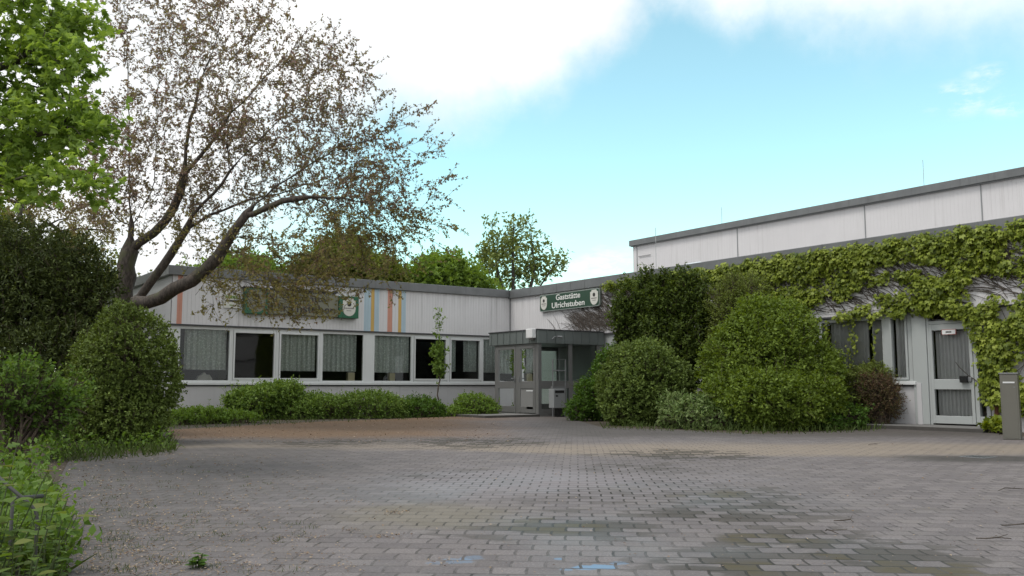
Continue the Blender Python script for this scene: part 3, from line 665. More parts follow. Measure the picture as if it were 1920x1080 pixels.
ds = empty('door_notice', (-.06, -15.45, 1.96), 'small white notice with thin red edge on the side door glass', 'notice')
quick('card', ds, M['red'], [(-.052, -.040, -15.60, -15.30, 1.90, 2.01)])
quick('face', ds, M['whitebox'], [(-.056, -.052, -15.59, -15.31, 1.91, 2.0)])
bb = MB(); yy = -15.39
while yy > -15.51:
    e = random.uniform(.015, .028); bb.box(-.059, -.056, yy - e, yy, 1.94, 1.97, M['ink']); yy -= e + .006
bb.build('print', ds)
# things on the inside window sill
for (x0, x1, lab) in [(-5.98, -5.76, 'cream cardboard box in the fourth window from the left'), (-4.56, -4.37, 'cream cardboard box in the window beside the coloured stripes')]:
    bb = MB(); bb.box(x0, x1, .12, .26, .99, 1.25, M['card']); bb.box(x0 + .01, x1 - .01, .13, .25, 1.25, 1.27, M['cloth'])
    tag(bb.build('cardboard_box', None, .005), lab, 'box', 'boxes on the inside sill')
bb = MB(); n = 14
for i in range(n):
    t0, t1 = i / n, (i + 1) / n
    h0, h1 = [.05 + .16 * sin(pi * t) ** .7 * (1 + .2 * sin(17 * t)) for t in (t0, t1)]
    bb.prism([(-10.5 + .42 * t0, .14, .99), (-10.5 + .42 * t1, .14, .99), (-10.5 + .42 * t1, .14, .99 + h1), (-10.5 + .42 * t0, .14, .99 + h0)], (0, .16, 0), M['cloth'])
tag(bb.build('crumpled_cloth'), 'crumpled pale cloth on the inside sill of the leftmost window', 'cloth')
quick('interior_sill', bld, M['frame'], [(-11.05, -.1, .095, .30, .955, .985)])

# ------------------------------------------------------------------ vegetation
def lumps(n=7, amp=.12, f=4.5):
    k = rng.normal(0, 1, (n, 3)); k = unit(k) * rng.uniform(.5, 1.6, (n, 1)) * f; ph = rng.uniform(0, 6.28, n)
    return lambda d: 1 + amp * np.sin(d @ k.T + ph).mean(axis=1) * 2.6
def bush(name, label, cat, ells, nspr, m, size, length, mat, tmpl=T_OVAL, amp=.14, group=None, stem=None, up=.5, cut=.02, deep=.35, updir=.35, tall=1.0, freq=4.5):
    "shrub: ellipsoids (x, y, z, rx, ry, rz) covered and filled with leafy twigs, on woody stems"
    base = ells[0]; root = empty(name, (base[0], base[1], 0), label, cat, group)
    w_ = np.array([e[3] * e[5] + e[3] * e[4] for e in ells]); w_ = w_ / w_.sum()
    B = []; D = []
    for e, f in zip(ells, w_):
        n = int(nspr * f); d = unit(rng.normal(0, 1, (n, 3))); c = np.array(e[:3]); r = np.array(e[3:])
        L = lumps(8, amp, freq)(d); q = np.where(rng.random(n) < deep, rng.uniform(.45, .95, n), rng.uniform(.88, 1.0, n))
        B.append(c + d * r * (L * q)[:, None]); D.append(unit(d / r * r.mean() + rng.normal(0, .35, (n, 3)) + np.array([0, 0, updir])))
    B = np.concatenate(B); D = np.concatenate(D); k = B[:, 2] > cut; B = B[k]; D = D[k]
    gap = lumps(10, .4, 5.0 / max(.25, base[3]) ** .6)(B) - 1                    # thin places between the branches
    k = (gap > -.50) | (rng.random(len(B)) < .35); B = B[k]; D = D[k]
    P, ld, nr, S = sprig_leaves(B, D, length, m, size, up=up)
    q = rng.random(len(B)) < .035                                               # stray young shoots
    sh = unit(D[q] + np.array([0, 0, .7]) + rng.normal(0, .3, D[q].shape)); shl = length * rng.uniform(1.4, 2.6, q.sum())
    P2, l2, n2, S2 = sprig_leaves(B[q], sh, 1.0, m, size, up=up)
    P2 = np.repeat(B[q], m, 0) + (np.repeat(sh * shl[:, None], m, 0)) * rng.uniform(.2, 1, (len(P2), 1)) + rng.normal(0, .012, P2.shape)
    P = np.concatenate([P, P2]); ld = np.concatenate([ld, l2]); nr = np.concatenate([nr, n2]); S = np.concatenate([S, S2 * .8])
    k = P[:, 2] > .01; leaves('foliage', P[k], ld[k], nr[k], S[k], tmpl, mat, root)
    sb = MB(); sm = stem or M['twig']
    for e in ells:
        for i in range(9):
            a = rng.uniform(0, 2 * pi); rr = rng.uniform(.1, .8)
            tip = np.array([e[0] + cos(a) * e[3] * rr, e[1] + sin(a) * e[4] * rr, e[2] + e[5] * rng.uniform(.2, .85) * math.sqrt(max(.05, 1 - rr * rr))])
            p0 = np.array([base[0] + cos(a) * .12, base[1] + sin(a) * .12, 0]); mid = p0 * .5 + tip * .5 + np.array([0, 0, .1])
            sb.tube([p0, mid, tip], [.022, .014, .005], sm, 5)
    k = rng.choice(len(B), min(len(B), 900), replace=False)
    for i in k: sb.tube([B[i] - D[i] * .25, B[i] + D[i] * length * .8], [.006, .0025], sm, 3, caps=False)
    for b0, d0, l0 in zip(B[q], sh, shl): sb.tube([b0, b0 + d0 * l0], [.005, .002], sm, 3, caps=False)
    sb.build('stems', root); return root
M['twig'] = bark('shrub_twigs', (.05, .035, .025), (.12, .09, .065))
M['bark'] = bark('dark_bark', (.038, .030, .025), (.10, .08, .066), (.075, .08, .035))
M['bark_bg'] = bark('grey_bark', (.05, .045, .04), (.10, .09, .08))
M['vine'] = bark('vine_stems', (.045, .036, .028), (.10, .082, .068))
M['l_yew'] = leafmat('yew_leaves', [(0.024, 0.035, 0.011), (0.043, 0.059, 0.015), (0.065, 0.088, 0.022), (0.103, 0.131, 0.031)], .2)
M['l_box'] = leafmat('box_leaves', [(0.056, 0.075, 0.017), (0.095, 0.131, 0.029), (0.133, 0.187, 0.041), (0.221, 0.292, 0.072)], .22)
M['l_round'] = leafmat('round_bush_leaves', [(0.057, 0.085, 0.019), (0.098, 0.143, 0.031), (0.142, 0.196, 0.048), (0.220, 0.295, 0.075)], .25)
M['l_dark'] = leafmat('laurel_leaves', [(0.029, 0.042, 0.010), (0.052, 0.080, 0.016), (0.089, 0.128, 0.023), (0.153, 0.208, 0.038)], .25)
M['l_big'] = leafmat('spirea_leaves', [(0.061, 0.092, 0.014), (0.110, 0.160, 0.023), (0.155, 0.221, 0.036), (0.228, 0.301, 0.060)], .3)
M['l_olive'] = leafmat('olive_green_leaves', [(0.094, 0.115, 0.028), (0.151, 0.191, 0.044), (0.207, 0.262, 0.066)], .3)
M['l_pale'] = leafmat('pale_leaves', [(0.060, 0.099, 0.026), (0.110, 0.172, 0.048), (0.184, 0.250, 0.090), (0.293, 0.357, 0.157)], .25)
M['l_bright'] = leafmat('fresh_green_leaves', [(0.044, 0.094, 0.015), (0.077, 0.149, 0.022), (0.121, 0.209, 0.039)], .3)
M['l_red'] = leafmat('reddish_leaves', [(.085, .050, .030), (.14, .075, .05), (.11, .12, .04), (.18, .11, .07), (.12, .13, .05)], .28)
M['l_hedge'] = leafmat('hedge_leaves', [(0.064, 0.110, 0.023), (0.110, 0.180, 0.035), (0.168, 0.256, 0.051), (0.256, 0.359, 0.089)], .28)
M['l_cover'] = leafmat('ground_cover_leaves', [(0.090, 0.149, 0.026), (0.152, 0.246, 0.042), (0.217, 0.324, 0.066)], .3)
M['l_grass'] = leafmat('grass_blades', [(.035, .055, .012), (.06, .09, .02), (.09, .12, .035)], .3)
M['l_weed'] = leafmat('weed_leaves', [(0.051, 0.098, 0.017), (0.085, 0.153, 0.025), (0.128, 0.212, 0.043), (0.196, 0.281, 0.076)], .35)
M['l_weedbig'] = leafmat('broad_weed_leaves', [(0.056, 0.109, 0.020), (0.096, 0.156, 0.028), (0.136, 0.203, 0.040), (0.176, 0.140, 0.048)], .35)
M['l_ivy'] = leafmat('vine_leaves', [(0.060, 0.089, 0.010), (0.114, 0.154, 0.016), (0.179, 0.226, 0.024), (0.253, 0.309, 0.042), (0.346, 0.396, 0.075)], .28, .5, .3)
M['l_cherry'] = leafmat('cherry_leaves', [(0.134, 0.094, 0.078), (0.213, 0.149, 0.127), (0.168, 0.143, 0.069), (0.235, 0.187, 0.098), (0.403, 0.264, 0.253)], .5)
M['l_cherryg'] = leafmat('cherry_green_leaves', [(0.135, 0.128, 0.046), (0.198, 0.179, 0.064), (0.240, 0.227, 0.081), (0.230, 0.132, 0.128)], .45)
M['l_maple'] = leafmat('maple_leaves', [(.13, .20, .04), (.18, .27, .055), (.24, .35, .08), (.33, .44, .13)], .5)
M['l_bgdark'] = leafmat('background_dark_leaves', [(0.085, 0.115, 0.022), (0.139, 0.172, 0.030), (0.188, 0.218, 0.045), (0.188, 0.161, 0.065)], .32)
M['l_bg'] = leafmat('background_green_leaves', [(.11, .175, .03), (.17, .26, .045), (.23, .33, .07)], .35)
M['l_airy'] = leafmat('airy_tree_leaves', [(.13, .17, .05), (.19, .235, .07), (.25, .29, .10)], .35)

def E(px, py_c, depth, rx_px, rz_px, ry=None):
    "ellipsoid centred at a photo pixel and distance; radii in photo pixels there"
    p = at(px, py_c, depth); k = depth / FPX
    return (p[0], p[1], p[2], rx_px * k, (ry if ry else rx_px * k), rz_px * k)

# right-hand shrubs
bush('shrub', 'fresh green bush squeezed between the porch glass and the clipped round bush', 'bush', [E(1152, 716, 23.2, 34, 58), E(1116, 748, 22.9, 30, 34), E(1084, 768, 22.7, 18, 14)], 2100, 9, .06, .16, M['l_bright'])
bush('shrub', 'clipped round grey green bush right of the porch', 'bush', [E(1207, 728, 20.8, 82, 82), E(1180, 750, 20.4, 52, 56)], 4600, 10, .060, .13, M['l_round'], amp=.11, updir=.2, freq=6)
bush('shrub', 'tall very dark evergreen shrub with ragged top against the vine wall', 'bush',
     [E(1248, 668, 22.6, 66, 92), E(1192, 618, 22.6, 34, 58), E(1230, 590, 22.8, 38, 56), E(1296, 615, 22.6, 38, 64), E(1176, 560, 22.5, 13, 36), E(1214, 540, 22.8, 14, 34), E(1246, 545, 22.6, 13, 32), E(1280, 538, 22.5, 13, 32), E(1312, 560, 22.4, 15, 40), E(1162, 600, 22.4, 12, 28), E(1265, 575, 22.4, 26, 36)],
     5600, 10, .075, .19, M['l_dark'], amp=.26, updir=.9)
bush('shrub', 'olive green upright shrub behind the biggest bush', 'bush', [E(1385, 640, 21.6, 50, 80), E(1378, 562, 21.5, 18, 44), E(1412, 560, 21.2, 20, 40), E(1350, 575, 21.8, 18, 45)], 2600, 9, .055, .2, M['l_olive'], T_LONG, amp=.2, updir=.9)
bush('shrub', 'biggest bush of the row, broad and mid green with fine twigs', 'bush',
     [E(1444, 694, 19.7, 118, 116), E(1440, 752, 18.7, 112, 50), E(1430, 630, 19.8, 60, 56), E(1375, 738, 19.3, 44, 56), E(1530, 755, 19.2, 40, 44)], 9500, 9, .068, .20, M['l_big'], amp=.12, updir=.4, freq=6)
bush('shrub', 'low pale leaved plant at the foot of the biggest bush', 'bush', [E(1295, 778, 18.9, 48, 28), E(1345, 788, 18.5, 40, 20), E(1268, 770, 19.2, 24, 26)], 900, 9, .09, .15, M['l_pale'], T_LONG, amp=.15)
bush('shrub', 'small grey green bush below the curtained window', 'bush', [E(1610, 742, 19.6, 38, 46), E(1640, 706, 19.7, 28, 16)], 1200, 9, .05, .14, M['l_olive'], amp=.15)
bush('shrub', 'small reddish brown bush below the side window sill', 'bush', [E(1654, 752, 19.2, 30, 42), E(1640, 728, 19.2, 28, 24)], 1000, 10, .04, .15, M['l_red'], T_LONG, amp=.1)
bush('shrub', 'low bright green plant left of the door step', 'bush', [E(1590, 782, 18.6, 30, 18), E(1555, 790, 18.3, 26, 12)], 420, 9, .06, .12, M['l_bright'], amp=.1)
bush('shrub', 'yellow green seedling between the side door and the letter box pillar', 'plant', [E(1868, 805, 16.9, 18, 13)], 60, 8, .09, .10, M['l_ivy'], T_IVY)
# hedge bed in front of the left wing
bush('shrub', 'dark leafy shrub reaching the sill below the second window', 'bush', [E(490, 759, 24.0, 54, 30), E(455, 755, 23.8, 26, 20), E(530, 745, 24.1, 36, 20)], 2100, 9, .075, .18, M['l_hedge'], amp=.2)
bush('shrub', 'flat bright green ground shrub nearest the round clipped bush', 'bush', [E(370, 789, 21.2, 52, 18), E(430, 792, 21.6, 50, 14), E(335, 795, 20.6, 30, 14)], 1500, 9, .06, .12, M['l_cover'], amp=.12)
bush('shrub', 'rounded hedge bush under the fourth window', 'bush', [E(600, 769, 24.4, 46, 24), E(560, 773, 24.0, 34, 20)], 1700, 9, .055, .15, M['l_hedge'], amp=.13)
bush('shrub', 'widest hedge bush under the stripes of the facade', 'bush', [E(690, 767, 24.9, 64, 26), E(735, 771, 25.0, 30, 20)], 1900, 9, .055, .15, M['l_hedge'], amp=.13)
bush('shrub', 'lighter green hedge bush left of the sapling', 'bush', [E(788, 771, 25.6, 44, 20)], 1100, 9, .055, .14, M['l_bright'], amp=.13)
bush('shrub', 'sloping hedge bush between the sapling and the porch', 'bush', [E(890, 769, 26.2, 40, 22), E(850, 779, 26.0, 32, 10)], 1300, 9, .055, .15, M['l_cover'], amp=.13)
# left side
bush('shrub', 'tall dense clipped bush at the left corner of the yard', 'bush',
     [E(240, 702, 13.6, 84, 120), E(222, 775, 13.4, 80, 58), E(200, 710, 13.9, 62, 84)], 8000, 10, .042, .10, M['l_box'], amp=.10, updir=.25, freq=6)
bush('shrub', 'huge dark yew at the left edge behind the clipped bush', 'bush',
     [E(60, 640, 15.8, 150, 160), E(150, 600, 15.6, 66, 120), E(40, 520, 15.8, 80, 90), E(120, 505, 15.6, 56, 66), E(-60, 560, 15.5, 120, 160), E(90, 730, 14.8, 110, 110), E(185, 560, 15.7, 30, 60)],
     10500, 9, .07, .18, M['l_yew'], T_LONG, amp=.2, updir=.3)
bush('shrub', 'young green sapling shoots in front of the dark yew', 'bush', [E(25, 740, 10.8, 55, 50), E(95, 770, 11.2, 45, 36), E(140, 742, 11.6, 16, 34)], 620, 9, .055, .16, M['l_weed'], amp=.25, updir=.8)

# ---- trees
def grow(limbs, targets, step=.3, lift=.15, angw=.6, rng_=rng):
    "limbs: list of (points, parent limb index or None). Returns node positions, parents, chains"
    pos = []; par = []; dirs = []; chains = []; lim_nodes = []
    def add(p, pr, d): pos.append(np.array(p)); par.append(pr); dirs.append(d); return len(pos) - 1
    for pts, pl in limbs:
        pts = [np.array(p, float) for p in pts]
        fine = []
        for i in range(len(pts) - 1):                                   # Catmull-Rom
            p0, p1, p2, p3 = pts[max(i - 1, 0)], pts[i], pts[i + 1], pts[min(i + 2, len(pts) - 1)]
            n = max(2, int(np.linalg.norm(p2 - p1) / step))
            for k in range(n):
                t = k / n; fine.append(.5 * ((2 * p1) + (-p0 + p2) * t + (2 * p0 - 5 * p1 + 4 * p2 - p3) * t * t + (-p0 + 3 * p1 - 3 * p2 + p3) * t ** 3))
        fine.append(pts[-1])
        pr = -1
        if pl is not None:
            cand = lim_nodes[pl]; pr = min(cand, key=lambda i: np.linalg.norm(pos[i] - fine[0])); fine = fine[1:]
        ch = [pr] if pr >= 0 else []; nodes = []
        for i, p in enumerate(fine):
            d = unit((fine[min(i + 1, len(fine) - 1)] - fine[max(i - 1, 0)]))
            jit = rng_.normal(0, .02, 3) if 0 < i else 0
            pr = add(p + jit, pr, d); ch.append(pr); nodes.append(pr)
        chains.append(ch); lim_nodes.append(nodes)
    A0 = np.array(pos)
    dist = [np.min(np.linalg.norm(A0 - q, axis=1)) for q in targets]
    first = len(pos)
    for ti in np.argsort(dist):
        q = targets[ti]; A = np.array(pos); Dd = np.array(dirs); v = q - A; l = np.linalg.norm(v, axis=1)
        ca = np.einsum('ij,ij->i', v, Dd) / (l + 1e-9)
        cost = l * (1 + angw * (1 - ca)) + np.where(l < .25, 5, 0)
        i = int(np.argmin(cost)); L = l[i]; n = max(2, int(L / step))
        p = pos[i]; d = dirs[i]; side = rng_.normal(0, .06, 3) * L
        c = p + unit(d * .6 + v[i] / L * .6) * L * .5 + np.array([0, 0, lift * L]) + side
        pr = i; ch = [i]; prev = p
        for k in range(1, n + 1):
            t = k / n; x_ = (1 - t) ** 2 * p + 2 * t * (1 - t) * c + t * t * q + (rng_.normal(0, .012, 3) if k < n else 0)
            pr = add(x_, pr, unit(x_ - prev)); prev = x_; ch.append(pr)
        chains.append(ch)
    return np.array(pos), par, np.array(dirs), chains, first
def tree_mesh(name, root, G, mat, tip=.0045, power=2.3, trunk_r=None, slim=None):
    pos, par, dirs, chains, first = G; n = len(pos); acc = np.zeros(n)
    kids = np.zeros(n, int)
    for i, p in enumerate(par):
        if p >= 0: kids[p] += 1
    acc[kids == 0] = tip ** power
    for i in range(n - 1, -1, -1):
        if par[i] >= 0: acc[par[i]] += acc[i]
    r = acc ** (1 / power)
    r = np.maximum(r, tip)
    if trunk_r and slim: r = tip + (trunk_r - tip) * ((r - tip) / (r.max() - tip)) ** slim
    elif trunk_r: r = tip * (r / tip) ** (math.log(trunk_r / tip) / math.log(r.max() / tip))
    mb = MB()
    for ch in chains:
        rr = [r[i] for i in ch]; rr[0] = min(rr[0], rr[1] * 1.25) if par[ch[0]] >= 0 or True else rr[0]
        k = 12 if max(rr) > .08 else 6 if max(rr) > .02 else 4
        mb.tube([pos[i] for i in ch], rr, mat, k, caps=max(rr) > .02)
    o = mb.build(name, root, smooth=True); return o, r
def in_ells(ells, n, bias=None):
    w_ = np.array([e[3] * e[4] * e[5] for e in ells]) ** .8; w_ /= w_.sum(); out = []
    for e, f in zip(ells, w_):
        k = max(1, int(n * f)); d = unit(rng.normal(0, 1, (k, 3))); q = rng.random(k) ** .36
        out.append(np.array(e[:3]) + d * q[:, None] * np.array(e[3:]))
    return np.concatenate(out)

# the big cherry
ch_root = empty('cherry_tree', (*at(240, 700, 20)[:2], 0), 'large spreading cherry with dark trunks and sparse reddish brown young leaves', 'tree')
C = lambda *q: [at(*p) for p in q]
g0 = at(238, 760, 20); g0[2] = -.05
limbs = [([g0] + C((234, 600, 20), (238, 520, 20), (245, 445, 20), (243, 330, 20.2), (241, 200, 20.4), (237, 60, 20.6), (228, -60, 20.8)), None),
         (C((242, 470, 20), (285, 435, 19.9), (325, 392, 19.8), (345, 330, 19.6), (352, 250, 19.5), (378, 150, 19.4), (412, 50, 19.3), (436, -50, 19.2)), 0),
         (C((243, 425, 20), (275, 385, 20.3), (292, 320, 20.6), (290, 265, 20.8), (300, 150, 21.2), (310, 20, 21.5)), 0),
         (C((240, 430, 20), (205, 392, 19.7), (170, 340, 19.4), (130, 250, 19.2)), 0),
         ([g0 + np.array([.1, -.1, 0])] + C((245, 590, 19.6), (262, 556, 19.4), (305, 500, 19.3), (335, 452, 19.2), (360, 405, 19.0), (402, 360, 18.8), (450, 300, 18.6), (520, 230, 18.5), (610, 150, 18.4)), None),
         (C((350, 430, 19.1), (420, 392, 19.6), (500, 368, 20), (620, 338, 20.4), (750, 320, 20.8)), 4),
         ([g0 + np.array([.15, -.2, 0])] + C((250, 585, 18.9), (275, 568, 18.7), (330, 545, 18.4), (385, 505, 18.2), (425, 455, 18), (462, 400, 17.9), (495, 365, 17.8), (570, 315, 17.7), (680, 262, 17.6), (760, 232, 17.6)), None),
         (C((455, 410, 17.9), (560, 372, 17.6), (700, 380, 17.4), (800, 420, 17.3)), 6),
         (C((345, 330, 19.6), (420, 235, 19.2), (520, 120, 19), (590, 60, 18.9)), 1),
         (C((430, 330, 18.7), (430, 200, 18.2), (470, 90, 18), (500, -20, 17.8)), 4)]
ce = [E(420, 190, 19.4, 250, 200, 2.7), E(570, 250, 18.8, 180, 160, 2.4), E(340, 330, 19.6, 190, 160, 2.6), E(640, 340, 18.6, 150, 110, 1.8), E(360, 20, 19.8, 200, 140, 2.6),
      E(570, 470, 18.0, 140, 80, 1.6), E(530, 545, 17.8, 110, 50, 1.0), E(430, 470, 18.4, 120, 70, 1.6), E(190, 300, 19.6, 120, 140, 2.2), E(690, 420, 18.2, 120, 65, 1.4), E(600, 150, 18.8, 90, 100, 1.6), E(640, 520, 17.6, 80, 45, .9)]
tg = np.concatenate([in_ells(ce, 1700), in_ells([E(545, 530, 17.8, 125, 65, 1.0), E(640, 470, 17.8, 130, 70, 1.2), E(430, 545, 18.1, 80, 50, .9), E(700, 380, 17.8, 130, 90, 1.2), E(560, 560, 17.8, 80, 36, .8)], 250)])
tips = [(795, 202, 17.8), (800, 245, 18), (820, 285, 18.1), (838, 332, 18), (830, 360, 17.7), (858, 432, 17.4), (815, 462, 17.5), (790, 300, 18.4), (770, 480, 17.6), (700, 220, 18.4), (745, 250, 18), (760, 345, 18.4), (810, 395, 17.6), (665, 100, 18.6), (640, 60, 18.8), (675, 110, 18.2), (600, 585, 17.6), (640, 600, 17.7), (540, 590, 17.7), (660, 560, 17.7), (470, 560, 18), (385, 590, 18.2), (400, 570, 18.1), (400, 600, 18.2), (560, 600, 17.6)]
fan = [(600 + (x1 - 600) * f, 330 + (y1 - 330) * f + 30 * f * (1 - f) * (1 if k % 2 else -1), 18.2 - .4 * f) for k, (x1, y1) in enumerate([(800, 200), (812, 252), (826, 284), (842, 330), (840, 372), (862, 430), (838, 470), (800, 505), (760, 205), (720, 170), (690, 130), (770, 530), (740, 555)]) for f in (.35, .5, .65, .8, .92, 1.0)]
tg = np.concatenate([tg, np.array([at(*q) for q in tips + fan])])
Gc = grow(limbs, tg, .28, .12, 1.6)
_, rc = tree_mesh('trunk', ch_root, Gc, M['bark'], .0036, 2.25, .19, 2.6)
def twig_spurs(G, r, rlim, per, fw=.5):
    pos, par, dirs, chains, first = G; idx = np.where((r < rlim) & (np.arange(len(pos)) >= 0))[0]
    idx = np.repeat(idx, per); off = rng.uniform(-.5, .5, (len(idx), 1))
    pr = np.array(par)[idx]; pp = np.where((pr >= 0)[:, None], pos[np.maximum(pr, 0)], pos[idx])
    B = pos[idx] + (pp - pos[idx]) * (off + .5); D = unit(dirs[idx] * fw + unit(rng.normal(0, 1, (len(idx), 3))))
    return B, D
B, D = twig_spurs(Gc, rc, .012, 2, 1.3)
# side twigs with leaf clusters along them
sel = rng.random(len(B)) < .55
tw = MB(); TB = B[sel]; TD = unit(D[sel] + np.array([0, 0, .1])); ln = rng.uniform(.15, .55, len(TB))
for b0, d0, l0 in zip(TB, TD, ln): tw.tube([b0, b0 + d0 * l0 * .5 + np.array([0, 0, -.01]), b0 + d0 * l0], [.004, .003, .002], M['bark'], 3, caps=False)
tw.build('twigs', ch_root)
S1 = np.concatenate([B[~sel]] + [TB + TD * (ln * f)[:, None] for f in (.25, .5, .75, 1.0)])
SD = np.concatenate([D[~sel]] + [unit(TD + rng.normal(0, .5, TD.shape)) for f in range(4)])
P, ld, nr, S = sprig_leaves(S1, SD, .05, 6, .054, 1.0, .2, .6); print('cherry leaves', len(P))
k = rng.random(len(P)) < np.where(P[:, 2] < at(0, 500, 18)[2], .55, .62); lo = (P[:, 2] < at(0, 420, 19)[2]) | (rng.random(len(P)) < .22)
leaves('foliage', P[k & ~lo], ld[k & ~lo], nr[k & ~lo], S[k & ~lo], T_OVAL, M['l_cherry'], ch_root)
leaves('foliage', P[k & lo], ld[k & lo], nr[k & lo], S[k & lo], T_OVAL, M['l_cherryg'], ch_root)

def tree(name, label, trunk, ells, nt, nspr, m, size, length, leaf, barkm, trunk_r, tmpl=T_OVAL, extra=(), lift=.15, spread=.9, up=.5, step=.4, rl=.02, group=None, tip=.006, cat='tree'):
    root = empty(name, (trunk[0][0], trunk[0][1], 0), label, cat, group)
    G = grow([(trunk, None)] + list(extra), in_ells(ells, nt), step, lift, .6)
    _, r = tree_mesh('trunk', root, G, barkm, tip, 2.2, trunk_r)
    B, D = twig_spurs(G, r, rl, nspr)
    B = B + rng.normal(0, length * .6, B.shape)
    P, ld, nr, S = sprig_leaves(B, D, length, m, size, spread, up, .4)
    leaves('crown', P, ld, nr, S, tmpl, leaf, root); return root
def stem_at(px, depth, top_py):
    p = at(px, 700, depth); q = at(px, top_py, depth); return [(p[0], p[1], -.1), (p[0] + .1, p[1], q[2] * .4), (p[0], p[1], q[2] * .7), tuple(q)]
# foreground maple, trunk outside the frame
mt = at(-230, 600, 9.6)
mtr = [(mt[0], mt[1], -.1), (mt[0] + .05, mt[1], 1.5), tuple(at(-225, 330, 9.6)), tuple(at(-200, 80, 9.5)), tuple(at(-160, -250, 9.4))]
mex = [(C((-226, 380, 9.6), (-100, 330, 9.3), (0, 275, 9.0), (80, 245, 8.8), (150, 210, 8.6)), 0), (C((-215, 250, 9.5), (-80, 160, 9.3), (40, 110, 9.1), (120, 60, 9.0)), 0),
       (C((-226, 420, 9.6), (-120, 400, 9.0), (-20, 350, 8.6), (90, 330, 8.4), (190, 335, 8.2)), 0), (C((-200, 80, 9.5), (-60, 0, 9.3), (60, -40, 9.2)), 0)]
tree('maple_tree', 'bright green maple reaching in from the left edge', mtr,
     [E(70, 190, 9.0, 135, 150, .8), E(170, 235, 8.6, 60, 55, .5), E(40, 40, 9.2, 150, 90, .8), E(140, 345, 8.3, 86, 34, .4), E(-60, 260, 9.3, 120, 140, .9), E(20, 330, 8.8, 60, 45, .5), E(165, 120, 8.8, 45, 50, .4), E(165, 30, 9, 40, 40, .4), E(60, 355, 8.5, 70, 25, .4)],
     300, 4, 6, .056, .12, M['l_maple'], M['bark'], .16, T_MAPLE, mex, .12, .8, 1.1, .16, .010, tip=.003)
# second, browner cherry at the far left and green trees beyond
tree('cherry_tree', 'dense brownish cherry standing behind the dark yew at the left edge', stem_at(60, 24.5, 420), [E(60, 400, 24.5, 170, 90, 2.2), E(-60, 330, 24.5, 140, 120, 2), E(150, 440, 24.2, 80, 60, 1.5)], 260, 5, 6, .075, .2, M['l_cherryg'], M['bark'], .18)
tree('background_tree', 'olive conical tree rising over the flat roof behind the cherry branches', stem_at(645, 46, 462), [E(650, 514, 46, 105, 40, 2.6), E(648, 484, 46, 62, 40, 1.8), E(645, 464, 46, 32, 26, .9), E(585, 534, 46, 55, 36, 1.4), E(715, 536, 46, 55, 34, 1.4)], 420, 6, 7, .19, .4, M['l_bgdark'], M['bark_bg'], .25, step=.5, rl=.05, tip=.012)
tree('background_tree', 'fresh green round tree just above the roof edge', stem_at(830, 48, 500), [E(830, 530, 48, 78, 44, 2.0), E(825, 505, 48, 48, 26, 1.4), E(885, 540, 48, 50, 28, 1.4), E(785, 530, 48, 38, 26, 1.2)], 360, 6, 7, .19, .4, M['l_bg'], M['bark_bg'], .25, step=.5, rl=.05, tip=.012)
tree('background_tree', 'airy tall tree with visible branches above the corner of the roof', stem_at(962, 52, 430), [E(930, 460, 52, 36, 48, 1.2), E(985, 450, 52, 28, 44, 1.2), E(955, 500, 52, 70, 44, 1.8), E(1025, 500, 52, 34, 34, 1.1), E(905, 485, 52, 24, 34, 1), E(1045, 485, 52, 16, 14, .6)], 170, 3, 5, .20, .4, M['l_airy'], M['bark_bg'], .22, step=.5, rl=.03, tip=.014,
     extra=[([at(962, 600, 52), at(935, 520, 52), at(922, 420, 52)], 0), ([at(962, 600, 52), at(1000, 520, 52), at(992, 415, 52)], 0), ([at(962, 620, 52), at(1010, 540, 52), at(1050, 485, 52)], 0)])
tree('background_tree', 'green tree crown behind the left end of the roof', stem_at(455, 44, 500), [E(455, 515, 44, 70, 34, 2), E(400, 525, 44, 50, 26, 1.6)], 240, 6, 7, .18, .4, M['l_bg'], M['bark_bg'], .22, step=.5, rl=.05, tip=.012)
tree('background_tree', 'dark leafy tree behind the yew and beside the left wing', stem_at(120, 34, 480), [E(110, 560, 34, 160, 120, 3), E(200, 590, 34, 80, 90, 2), E(-60, 520, 34, 160, 160, 3)], 420, 6, 7, .17, .4, M['l_bgdark'], M['bark_bg'], .22, step=.5, rl=.05, tip=.012)
# sapling
sp = at(822, 700, 27.2); st = at(821, 580, 27.2)
tree('sapling', 'thin young tree with a leafless lower stem in front of the windows', [(sp[0], sp[1], -.02), tuple(at(823, 690, 27.2)), tuple(at(821, 640, 27.2)), tuple(st)],
     [E(820, 655, 27.2, 11, 20, .16), E(823, 690, 27.2, 10, 14, .16), E(822, 610, 27.2, 4, 26, .07), E(824, 672, 27.2, 13, 30, .18)], 40, 3, 4, .085, .10, M['l_hedge'], M['twig'], .022, T_OVAL, step=.12, rl=.009, tip=.003)

